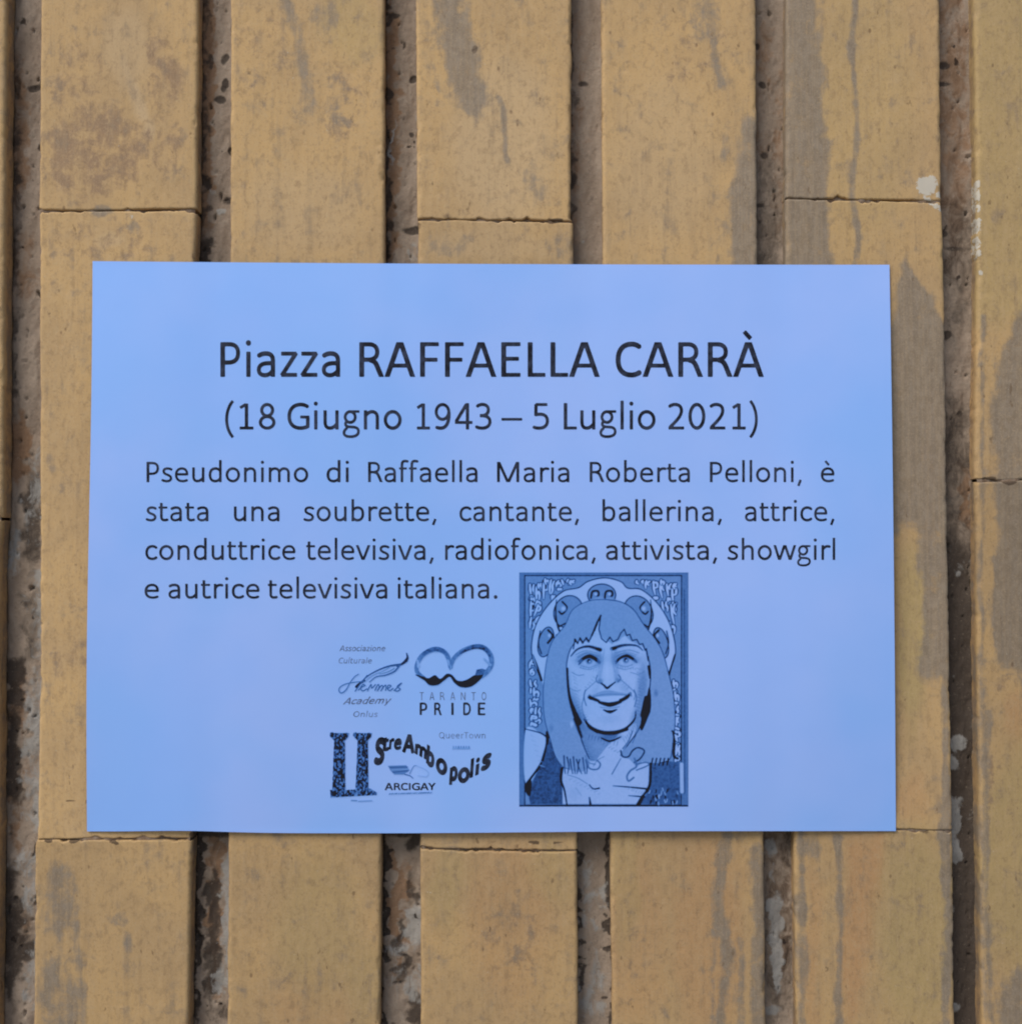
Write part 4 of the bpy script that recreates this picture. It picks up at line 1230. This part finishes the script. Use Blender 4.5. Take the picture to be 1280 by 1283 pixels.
print_words('logo_word', [zw('T A R A N T O'.replace(' ', ''), 668, 1112, 465, 54, 790, -22)], M_FAINT, logo)
logo.children[0].parent = logo


def spaced(txt, xa, xb, base, cap, oy, wch, bold=0):
    out = []
    n = len(txt); adv = (xb - xa - wch) / (n - 1)
    for i, ch in enumerate(txt):
        x = xa + i * adv
        w_ = wch * (.30 if ch == 'I' else 1)
        out.append(zw(ch, x + (wch - w_) / 2, x + (wch + w_) / 2, base, cap, oy, bold))
    return out


ow = logo.children[0]; bpy.data.objects.remove(ow)
print_words('logo_word', spaced('TARANTO', 668, 1114, 466, 54, 790, 30, -25), M_FAINT, logo)
print_words('logo_word', spaced('PRIDE', 670, 1108, 565, 82, 790, 50, 25), M_INK, logo)

# quill logo with handwriting
g = Draw(110, 130, 610, 440, 2.4)
g.line([(582, 150), (588, 185), (565, 215), (520, 240)], 5, 10, tone=.92, mid=24)
g.line([(540, 228), (470, 238), (400, 262), (330, 300), (280, 345), (250, 380)], 16, 8, tone=.85, mid=9)
g.line([(535, 235), (500, 275), (440, 300), (380, 310), (335, 345)], 14, 6, tone=.80, mid=10)
g.line([(470, 245), (420, 275), (360, 300), (300, 345)], 7, 5, tone=.5); g.line([(500, 255), (450, 280), (400, 290)], 8, 5, tone=.6)
g.line([(300, 335), (270, 355), (248, 376)], 16, 20, tone=.95)
g.line([(262, 292), (235, 310), (205, 350), (180, 395), (150, 418), (132, 405), (138, 380), (175, 358), (240, 345)], 6, 7, tone=.72, mid=9)
g.line([(240, 345), (300, 340)], 6, tone=.7); g.line([(320, 300), (280, 350), (240, 405)], 8, 8, tone=.8)
for pts in ([(262, 398), (285, 378), (305, 368), (290, 362), (276, 385), (290, 404), (318, 390)], [(322, 402), (345, 362), (350, 385), (375, 362)],
            [(372, 400), (392, 362), (400, 380), (388, 402), (415, 368), (425, 380), (412, 402), (440, 366), (446, 384), (442, 400)],
            [(455, 390), (478, 372), (462, 366), (455, 388), (470, 402), (492, 388)], [(500, 402), (530, 372), (548, 352), (520, 375), (540, 392), (520, 406), (505, 400)]):
    g.line(pts, 8, 8, tone=.82)
quill = g.emit('printed_logo', Z2, 'emblem with a quill pen and handwritten words')
print_words('logo_word', [zw('Associazione', 135, 440, 138, 38, 790, -10, .2), zw('Culturale', 130, 350, 220, 38, 790, -25, .2)], M_FAINT, quill)
print_words('logo_word', [zw('Academy', 158, 482, 494, 44, 790, 5, .45, -.02), zw('Onlus', 228, 390, 578, 38, 790, -25, .15)], M_FAINT, quill)

# two columns logo with wavy word
g = Draw(50, 70, 410, 580, 2.4)
for (ct, cb, wt, wb, y1) in (((135, 110), (130, 500), 36, 44, 520), ((290, 118), (285, 500), 34, 44, 505)):
    x = ct[0]
    g.poly([(ct[0] - wt, 130), (ct[0] + wt, 130), (cb[0] + wb, 485), (cb[0] - wb, 490)], .80, smooth=False)
    g.poly([(ct[0] - wt - 28, 98), (ct[0] + wt + 28, 100), (ct[0] + wt + 20, 128), (ct[0] + wt, 150), (ct[0] - wt, 150), (ct[0] - wt - 22, 128)], .78, smooth=False)
    g.blob(ct[0] - wt - 14, 112, 16, 18, .9, 1, 0, .6); g.blob(ct[0] + wt + 8, 114, 16, 18, .85, 1, 0, .6)
g.poly([(72, 480), (180, 480), (340, 470), (385, 498), (382, 514), (75, 530)], .80, smooth=False)
n = fbm(g.X / 9, g.Y / 12, 3, 3)
g.T = np.where(g.T > .1, np.clip(g.T + .10 + (n - .5) * 1.3, .35, .99), g.T)
g.line([(215, 550), (250, 552)], 9, tone=.55); g.line([(262, 556), (350, 552)], 8, tone=.45)
cols = g.emit('printed_logo', Z3, 'emblem of two classical columns with a wavy word')
wv = []
for ch, x, b, w_, h_, sl in (('S', 364, 302, 78, 195, -.1), ('t', 424, 218, 44, 118, -.2), ('r', 464, 210, 38, 112, -.2), ('e', 498, 208, 52, 112, -.1), ('A', 552, 222, 84, 140, .1),
                             ('m', 636, 235, 84, 120, .55), ('b', 712, 300, 56, 150, .6), ('o', 778, 352, 76, 160, .45), ('p', 866, 412, 58, 140, 0), ('o', 925, 428, 80, 150, -.1),
                             ('l', 1004, 402, 30, 145, -.4), ('i', 1040, 385, 32, 125, -.4), ('s', 1078, 352, 72, 145, -.5)):
    wv.append(zw(ch, x, x + w_, b, h_ * .8, 900, 105 if ch in 'Smbpis' else 85, .1, sl))
print_words('logo_word', wv, M_INK, cols)

# flag logo with one word
g = Draw(440, 290, 760, 420, 2.4)
g.poly([(458, 318), (580, 314), (604, 350), (560, 378), (500, 376), (475, 350)], .62, smooth=False)
g.line([(470, 330), (590, 326)], 5, tone=.88); g.line([(490, 362), (590, 352)], 6, tone=.85); g.line([(480, 346), (596, 340)], 5, tone=.35)
g.line([(570, 375), (605, 385), (625, 402)], 8, 6, tone=.8); g.line([(604, 370), (630, 322), (650, 318)], 7, 5, tone=.6)
g.line([(650, 318), (700, 340), (728, 365), (715, 390), (660, 385)], 4, tone=.28)
flag = g.emit('printed_logo', Z3, 'emblem of a small flag with one word below')
print_words('logo_word', [zw('ARCIGAY', 436, 776, 480, 46, 900, 32)], M_INK, flag)
g = Draw(455, 488, 770, 530, 2.4)
R_ = random.Random(3)
for x in range(468, 750, 15): g.line([(x, 508 - (x - 468) * .03), (x + R_.uniform(5, 11), 504 - (x - 468) * .03)], 8, tone=R_.uniform(.45, .75))
g.emit('printed_caption', Z3).parent = flag
print_words('text_line', [zw('QueerTown', 800, 1108, 135, 42, 900, -38)], M_FAINT, sheet, 'small faint words at the right of the emblems')
g = Draw(880, 175, 1020, 225, 2.4)
for x in range(892, 1005, 17): g.line([(x, 205), (x + 4, 188), (x + 9, 204)], 7, tone=R_.uniform(.35, .6))
g.emit('printed_caption', Z3)
